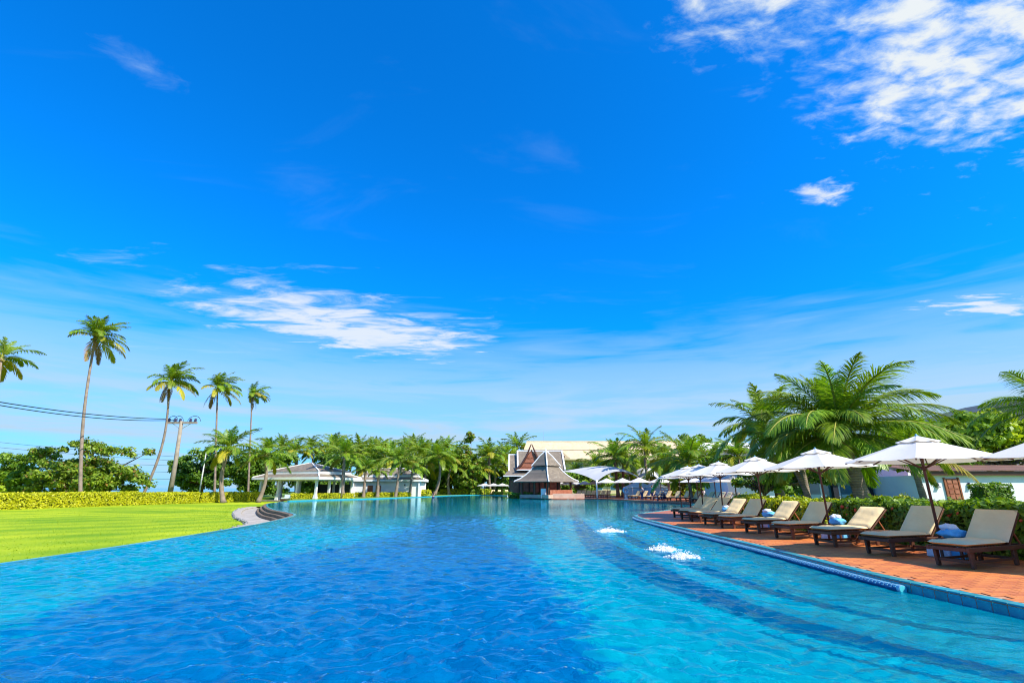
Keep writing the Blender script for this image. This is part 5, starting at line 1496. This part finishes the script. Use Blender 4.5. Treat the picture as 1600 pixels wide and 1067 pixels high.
# cream hotel behind
o = thing('hotel', (25, 142, 0.0), 0, 'long cream hotel with a broad cream tiled roof behind the palms', 'hotel')
MB().box((0, 0, 4.4), (41, 12, 8.8)).build('wall', M['cream'], o)
rf = MB().add([(-22, -8, 8.8), (22, -8, 8.8), (21.6, -4.2, 11.4), (-21.6, -4.2, 11.4), (22, 8, 8.8), (-22, 8, 8.8)], [(0, 1, 2, 3), (0, 5, 4, 1)]).build('lower_roof', M['roof_cream'], o)
MB().add([(-21.8, -4.25, 11.5), (21.8, -4.25, 11.5), (20.8, 0, 14.1), (-20.8, 0, 14.1), (21.8, 8, 8.9), (-21.8, 8, 8.9)], [(0, 1, 2, 3), (3, 2, 4, 5), (0, 3, 5), (1, 4, 2)]).build('upper_roof', M['roof_cream'], o)
MB().box((0, -8.02, 8.72), (44.2, 0.2, 0.3)).build('gutter', M['cream'], o)
MB().box((0, 0, 14.12), (41.8, 0.5, 0.22)).build('ridge_cap', M['cream'], o)
for x in (-11.5, 3.0, 14.0):
    dm = MB().add([(x - 2.0, -8.1, 8.95), (x + 2.0, -8.1, 8.95), (x, -8.1, 10.6), (x, -4.2, 10.9)], [(0, 1, 2), (0, 2, 3), (2, 1, 3)]).build('dormer', M['roof_cream'], o)
    MB().box((x, -8.14, 9.45), (0.9, 0.08, 0.5)).build('louvre', M['wood_dark'], dm)
for fz in (1.9, 5.1, 7.3):
    for k in range(8):
        x = -17.5 + k * 5
        w_ = MB().box((x, -6.02, fz), (3.0, 0.1, 1.9 if fz < 7 else 1.7)).build('window', M['white'], o)
        for s in (-0.72, 0.72):
            MB().box((x + s, -6.1, fz), (1.3, 0.06, 1.6 if fz < 7 else 1.4)).build('pane', M['glass'], w_)
MB().lathe([(0.05, 0), (0.02, 3.0)], 6).build('antenna', M['steel'], o, loc=(-16, 0, 14.2))
for k in range(3):
    MB().box((-18 + k * 16, -6.6, 3.4), (9, 1.2, 0.25)).build('balcony', M['cream'], o)

# tensile sail roof with its posts
o = thing('sail_canopy', (0, 0, 0), 0, 'large white tensile sail roof on white posts right of the pavilion', 'canopy')
def sail(name, p00, p10, p01, p11, bump, scal=0.8, n=16):
    V = []; F = []
    p00, p10, p01, p11 = map(Vector, (p00, p10, p01, p11))
    for i in range(n + 1):
        for j in range(n + 1):
            a, b = i / n, j / n
            q = (p00 * (1 - a) + p10 * a) * (1 - b) + (p01 * (1 - a) + p11 * a) * b
            e = 4 * a * (1 - a); f = 4 * b * (1 - b)
            q = q + Vector((0, 0, bump[0] * e * (1 - b) + bump[1] * e * b + bump[2] * f * (1 - a) + bump[3] * f * a + bump[4] * e * f))
            V.append(q)
    for i in range(n):
        for j in range(n):
            k = i * (n + 1) + j
            F.append((k, k + n + 1, k + n + 2, k + 1))
    return ob(name, mesh_np(name, V, F, M['sail'], smooth=True), o)
sail('sail', P(933, 752, 77), P(1004, 752, 79), P(868, 738, 90), P(985, 742, 94), (1.5, 0.6, 0.6, 0.5, 0.2))
sail('sail', P(1003, 753, 79), P(1030, 750, 82), P(985, 742, 96), P(1030, 744, 98), (0.8, 0.6, 1.0, 0.6, 0.3))
for u, Y, zt in ((933, 77, 2.5), (1004, 79, 2.4), (866, 92, 3.9), (985, 96, 4.4)):
    q = P(u, 770, Y)
    MB().tube([(q.x, Y, 0), (q.x, Y, zt + 0.15)], 0.13, 10).build('post', M['white'], o, smooth=True)

# white villa and glass wing on the right, gray-roofed block behind
o = thing('white_villa', (46, 44, 0.03), 0, 'low white villa with carved orange-brown doors behind the right hedge', 'villa')
MB().box((0, 3, 1.25), (22, 6, 2.5)).build('wall', M['white_blue'], o)
MB().box((0, -0.1, 2.68), (23, 0.5, 0.36)).build('eave_beam', M['wood_dark'], o)
MB().add([(-12, -0.5, 2.92), (12, -0.5, 2.92), (12, 3.2, 3.5), (-12, 3.2, 3.5), (12, -0.5, 2.86), (-12, -0.5, 2.86)], [(0, 1, 2, 3), (5, 4, 1, 0), (5, 3, 2, 4)]).build('roof', M['roof_brown'], o)
for x in (-8.3, 0.1):
    dd = MB().box((x, -0.04, 1.15), (1.05, 0.1, 2.2)).build('door', M['wood_warm'], o)
    for r in range(5):
        for s in (-0.24, 0.24):
            MB().box((x + s, -0.105, 0.32 + r * 0.42), (0.36, 0.04, 0.3)).build('carved_panel', M['brick_red'], dd)
    for s in (-1, 1):
        MB().box((x + s * 0.6, -0.06, 1.18), (0.12, 0.14, 2.3)).build('door_frame', M['wood_warm'], o)
for x in (-9.6, -6.9, -1.3):
    lm = MB().box((x, -0.1, 1.75), (0.16, 0.2, 0.3), top=(0.6, 0.6)).build('wall_lamp', M['black'], o)
    MB().box((x, -0.1, 1.52), (0.3, 0.24, 0.05)).build('lamp_plate', M['black'], lm)

o = thing('glass_wing', (28.5, 50, 0.03), 0, 'low hotel wing with blue glass panels and dark posts behind the huge palm', 'building')
MB().box((0, 3, 1.0), (15, 6, 2.0)).build('wall', M['white_blue'], o)
MB().box((0, 2.8, 2.6), (14.6, 5.4, 1.2)).build('upper_wall', M['glass'], o)
for k in range(5):
    MB().box((-1 + k * 1.7, -0.04, 1.55), (1.4, 0.08, 2.6)).build('glass_panel', M['glass'], o)
for x in (0.0, 2.9, 6.2):
    MB().box((x - 0.2, -0.25, 1.6), (0.5, 0.4, 3.2)).build('post', M['black'], o)
MB().box((0, 2.4, 3.3), (16.5, 7.6, 0.22)).build('flat_roof', M['roof_gray'], o)

o = thing('gray_roofed_block', (72, 76, 0.0), 0, 'tall white block with a sloping gray gabled roof at the right border', 'building')
MB().box((4, 6, 4.8), (34, 12, 9.6)).build('wall', M['white_blue'], o)
MB().add([(-15, -1.5, 9.4), (10, -1.5, 15.4), (32, -1.5, 9.4), (-15, 13, 9.4), (10, 13, 15.4), (32, 13, 9.4), (-15, -1.5, 8.9), (32, -1.5, 8.9), (-15, 13, 8.9), (32, 13, 8.9)], [(0, 1, 4, 3), (1, 2, 5, 4), (0, 6, 7, 2, 1), (3, 4, 5, 9, 8), (0, 3, 8, 6), (2, 7, 9, 5), (6, 8, 9, 7)]).build('roof', M['roof_gray'], o)
for k in range(7):
    for z in (2.2, 6.0):
        w_ = MB().box((-9.5 + k * 4.4, -0.03, z), (2.4, 0.1, 2.0)).build('window', M['white'], o)
        MB().box((-9.5 + k * 4.4, -0.1, z), (2.0, 0.06, 1.7)).build('pane', M['glass'], w_)
o = thing('white_house', (33, 78, 0.0), 0, 'small white house with gray roof peeping left of the huge palm', 'house')
MB().box((0, 2, 3.6), (8, 4, 7.2)).build('wall', M['white'], o)
MB().add([(-4.6, -0.6, 7.1), (4.6, -0.6, 7.1), (4.6, 2, 8.4), (-4.6, 2, 8.4), (4.6, 4.6, 7.1), (-4.6, 4.6, 7.1)], [(0, 1, 2, 3), (3, 2, 4, 5), (0, 3, 5), (1, 4, 2), (5, 4, 1, 0)]).build('roof', M['white'], o)
for x in (-2, 2):
    w_ = MB().box((x, -0.03, 5.6), (1.6, 0.1, 1.4)).build('window', M['steel'], o)
    MB().box((x, -0.1, 5.6), (1.3, 0.06, 1.1)).build('pane', M['glass'], w_)

# ------------------------------------------------------------------ tents, life ring
for u, Y, s, lb in ((998, 78, 1.05, 'wider blue-curtained white tent behind the standing people'), (1025, 76, 0.8, 'narrow blue-curtained white tent right of the man in blue')):
    q = P(u, 770, Y)
    o = thing('cabana_tent', (q.x, Y, 0), R(10), lb, 'tent', 'curtained tents behind the far loungers')
    o.scale = (s, s, 1)
    hip(MB(), 1.75, 1.75, 1.55, 2.45, 0.12, 0.12).build('roof', M['canvas'], o)
    for x, y, w, d_ in ((0, -1.6, 3.2, 0.05), (0, 1.6, 3.2, 0.05), (-1.63, 0, 0.05, 3.1), (1.63, 0, 0.05, 3.1)):
        MB().box((x, y, 0.76), (w, d_, 1.52)).build('curtain', M['curtain_blue'], o)
    for x in (-1.6, 1.6):
        MB().box((x, -1.66, 0.78), (0.08, 0.05, 1.56)).build('post', M['white'], o)
q = P(978, 772, 71)
o = thing('life_ring_stand', (q.x, 71, 0), 0, 'pale blue life ring on a white stand among far loungers', 'life ring')
ring = [(0.34 * math.cos(a), 0, 1.15 + 0.34 * math.sin(a)) for a in np.linspace(0, 2 * PI, 21)]
MB().tube(ring, 0.10, 8).build('ring', M['curtain_blue'], o, smooth=True)
MB().box((0, 0.1, 0.55), (0.1, 0.1, 1.1)).build('post', M['white'], o)
MB().box((0, 0.1, 0.05), (0.5, 0.5, 0.1)).build('foot', M['white'], o)

# ------------------------------------------------------------------ utility pole, wires, street lamp
o = thing('utility_pole', (-47.75, 72, 0.0), 0, 'concrete utility pole with crossarm and looped insulators beyond the hedge', 'utility pole')
MB().tube([(0, 0, 0), (-0.05, 0, 5), (-0.3, 0, 10.8)], [0.36, 0.28, 0.22], 10).build('pole', M['concrete'], o, smooth=True)
MB().box((-0.2, 0, 10.55), (4.4, 0.26, 0.28)).build('crossarm', M['concrete'], o)
for x in (-2.1, -1.2, -0.5, 1.0, 1.7):
    ins = MB().lathe([(0.10, 0), (0.22, 0.08), (0.12, 0.16), (0.22, 0.26), (0.12, 0.34), (0.18, 0.44), (0.05, 0.5)], 10).build('insulator', M['porcelain'], o, loc=(x, 0, 10.69), smooth=True)
for xc, rr_ in ((-1.65, 0.75), (-0.85, 0.75), (1.45, 0.95)):
    arc = [(xc + rr_ * math.cos(a), 0.1, 10.7 + 0.85 * math.sin(a)) for a in np.linspace(0.1, PI - 0.1, 12)]
    MB().tube(arc, 0.04, 5).build('jumper_loop', M['cable'], o)
MB().bar((-0.25, 0, 9.6), (-1.5, 0, 10.45), 0.08, 0.08).build('brace', M['steel'], o); MB().bar((-0.25, 0, 9.6), (1.1, 0, 10.45), 0.08, 0.08).build('brace', M['steel'], o)
def wire(a, b, sag, r, label):
    a, b = Vector(a), Vector(b)
    pts = [a.lerp(b, i / 20) - Vector((0, 0, sag * 4 * (i / 20) * (1 - i / 20))) for i in range(21)]
    w_ = MB().tube([p - a for p in pts], r, 5).build('power_line', M['cable'], loc=a)
    tag(w_, label, 'power line', 'overhead lines on the left')
top = Vector((-47.75, 72, 11.1))
wire(top + Vector((-2.1, 0, 0)), P(-130, 605, 40), 0.6, 0.055, 'upper thick power line running left from the utility pole')
wire(top + Vector((-1.2, 0, -0.15)), P(-130, 608, 39), 0.85, 0.05, 'lower thick power line running left from the utility pole')
for k, (va, vb, lb) in enumerate([(683, 716, 'highest thin line over the spreading tree'), (692, 722, 'second thin line over the spreading tree'), (712, 728, 'third thin line over the spreading tree'), (724, 738, 'fourth thin line over the spreading tree'), (742, 748, 'lowest thin line over the spreading tree')]):
    wire(P(-140, va - 8, 82), P(330, vb, 98), 0.5, 0.028, lb)
o = thing('street_lamp', (-45.5, 75, 0.0), 0, 'thin white street lamp left of the lawn palm', 'street lamp')
MB().tube([(0, 0, 0), (0, 0, 4), (0.0, 0, 6.6), (0.25, 0, 6.95), (1.3, 0, 7.15)], [0.11, 0.09, 0.07, 0.06, 0.05], 8).build('post', M['white'], o, smooth=True)
MB().box((1.65, 0, 7.17), (0.8, 0.26, 0.12), top=(0.8, 0.7)).build('lamp_head', M['steel'], o)

# ------------------------------------------------------------------ people
def skinned(name, verts, edges, mat, parent, root=0, sub=2):
    me = bpy.data.meshes.new(name)
    me.from_pydata([v[:3] for v in verts], edges, [])
    me.materials.append(mat)
    o = ob(name, me, parent)
    sk = o.modifiers.new('Skin', 'SKIN'); sk.use_smooth_shade = True
    d_ = me.skin_vertices[0].data
    for i, v in enumerate(verts):
        rx = v[3]; ry = v[4] if len(v) > 4 else v[3]
        d_[i].radius = (rx, ry)
        d_[i].use_root = (i == root)
    sb = o.modifiers.new('Subsurf', 'SUBSURF'); sb.levels = sub; sb.render_levels = sub
    return o

def person(loc, rz, label, pose, mats, hair_long=False, hat=None, sc=1.0, sleeves=True):
    """pose: dict of joint positions (metres, feet at z 0)"""
    o = thing('person', loc, rz, label, 'person')
    o.scale = (sc, sc, sc)
    J = pose
    names = ['pelvis', 'waist', 'chest', 'neck', 'head', 'crown', 'shl', 'ell', 'wrl', 'hal', 'shr', 'elr', 'wrr', 'har', 'hil', 'knl', 'anl', 'tol', 'hir', 'knr', 'anr', 'tor']
    rad = dict(pelvis=.13, waist=.115, chest=.135, neck=.05, head=.088, crown=.078, shl=.055, ell=.042, wrl=.030, hal=.034, shr=.055, elr=.042, wrr=.030, har=.034, hil=.088, knl=.058, anl=.040, tol=.034, hir=.088, knr=.058, anr=.040, tor=.034)
    idx = {n: i for i, n in enumerate(names)}
    E2 = [('pelvis', 'waist'), ('waist', 'chest'), ('chest', 'neck'), ('neck', 'head'), ('head', 'crown'), ('chest', 'shl'), ('shl', 'ell'), ('ell', 'wrl'), ('wrl', 'hal'), ('chest', 'shr'), ('shr', 'elr'), ('elr', 'wrr'), ('wrr', 'har'),
          ('pelvis', 'hil'), ('hil', 'knl'), ('knl', 'anl'), ('anl', 'tol'), ('pelvis', 'hir'), ('hir', 'knr'), ('knr', 'anr'), ('anr', 'tor')]
    skinned('body', [(*J[n], rad[n]) for n in names], [(idx[a], idx[b]) for a, b in E2], M['skin'], o)
    def part(name, chain, mat, grow):
        ns = []
        for a, b in chain:
            for q in (a, b):
                if q not in ns: ns.append(q)
        ii = {n: i for i, n in enumerate(ns)}
        return skinned(name, [(*J[n], rad[n] + grow) for n in ns], [(ii[a], ii[b]) for a, b in chain], mat, o)
    part('shirt', [('waist', 'chest'), ('chest', 'shl'), ('chest', 'shr'), ('shl', 'ell'), ('shr', 'elr')] if sleeves else [('waist', 'chest')], mats[0], 0.022)
    part('trousers', [('pelvis', 'hil'), ('pelvis', 'hir'), ('hil', 'knl'), ('hir', 'knr')] + ([('knl', 'anl'), ('knr', 'anr')] if mats[2] else []), mats[1], 0.022)
    h = Vector(J['head']); c = Vector(J['crown']); up = (c - h).normalized()
    hb_ = MB()
    cc = h + up * 0.055 + Vector((0, 0.018, 0))
    hb_.lathe([(0.07, -0.07), (0.105, -0.02), (0.11, 0.04), (0.08, 0.095), (0.02, 0.115)], 12, cc)
    if hair_long:
        hb_.tube([cc + Vector((0, 0.05, 0.0)), cc + Vector((0, 0.10, -0.15)), cc + Vector((0, 0.11, -0.36))], [0.085, 0.085, 0.04], 8)
    hb_.build('hair', hat or M['hair'], o, smooth=True)
    MB().lathe([(0.012, -0.02), (0.018, 0), (0.006, 0.025)], 6, h + Vector((0, -0.098, 0.01))).build('nose', M['skin'], o)
    return o
def stand(arm_l=(0, 0), arm_r=(0, 0), spread=0.0):
    return dict(pelvis=(0, 0, .95), waist=(0, 0, 1.10), chest=(0, 0.01, 1.33), neck=(0, 0.01, 1.49), head=(0, -0.01, 1.58), crown=(0, -0.01, 1.68), shl=(-.18, 0, 1.42), ell=(-.24, 0.02 + arm_l[0] * .5, 1.14), wrl=(-.25, -0.03 + arm_l[0], .91 + arm_l[1]), hal=(-.25, -0.05 + arm_l[0], .80 + arm_l[1]),
                shr=(.18, 0, 1.42), elr=(.24, 0.02 + arm_r[0] * .5, 1.14), wrr=(.25, -0.03 + arm_r[0], .91 + arm_r[1]), har=(.25, -0.05 + arm_r[0], .80 + arm_r[1]), hil=(-.10, 0, .88), knl=(-.11 - spread, -.02, .49), anl=(-.12 - spread, 0.02, .07), tol=(-.13 - spread, -.15, .035),
                hir=(.10, 0, .88), knr=(.11 + spread, -.02, .49), anr=(.12 + spread, 0.02, .07), tor=(.13 + spread, -.15, .035))
q = P(1003, 772, 66.5)
person((q.x, 66.5, 0.012), R(120), 'standing person with long dark hair, pale top and dark blue trousers at the pool edge', stand((-0.2, 0.2), (-0.25, 0.25)), (M['shirt_white'], M['denim'], True), True)
q = P(1019, 772, 64.2)
person((q.x, 64.2, 0.012), R(100), 'standing person in bright blue shirt and navy shorts at the pool edge', stand((-0.2, 0.15), (-0.1, 0.05), 0.03), (M['shirt_blue'], M['navy'], False), sc=1.03)
crouch = dict(pelvis=(0, .12, .42), waist=(0, 0.06, .55), chest=(0, -0.1, .74), neck=(0, -0.17, .88), head=(0, -0.22, .95), crown=(0, -0.25, 1.04), shl=(-.18, -0.12, .80), ell=(-.24, -0.28, .58), wrl=(-.18, -0.45, .42), hal=(-.16, -0.53, .38), shr=(.18, -0.12, .80), elr=(.24, -0.28, .58), wrr=(.18, -0.45, .42), har=(.16, -0.53, .38),
              hil=(-.11, .08, .40), knl=(-.16, -.32, .48), anl=(-.14, -.12, .08), tol=(-.15, -.28, .035), hir=(.11, .08, .40), knr=(.16, -.32, .48), anr=(.14, -.12, .08), tor=(.15, -.28, .035))
q = P(1037, 772, 61)
person((q.x, 61, 0.012), R(-60), 'crouching person in dark clothes and white hat at the pool edge', crouch, (M['navy'], M['navy'], True), hat=M['white'])
q = G(677, 777.5, -0.13)
person((q.x, q.y, -0.95), R(200), 'person with dark hair and navy top standing waist-deep in the pool', stand((-0.25, 0.3), (-0.3, 0.3)), (M['navy'], M['navy'], False), True, sc=1.05, sleeves=False)
# stainless pool rail beside the crouching person
q = P(1028, 772, 62.3)
o = thing('pool_handrail', (q.x - 0.1, 62.3, 0), R(-70), 'curved dark pool handrail beside the crouching person', 'handrail')
for s in (-0.3, 0.3):
    arc = [(0.5, s, 0.0), (0.5, s, 0.55), (0.35, s, 0.78), (0.1, s, 0.82), (-0.2, s, 0.6), (-0.45, s, 0.1), (-0.5, s, -0.5)]
    MB().tube(arc, 0.035, 8).build('rail', M['denim'], o, smooth=True)
for z in (-0.25, -0.45):
    MB().box((-0.48, 0, z), (0.12, 0.56, 0.03)).build('tread', M['steel'], o)
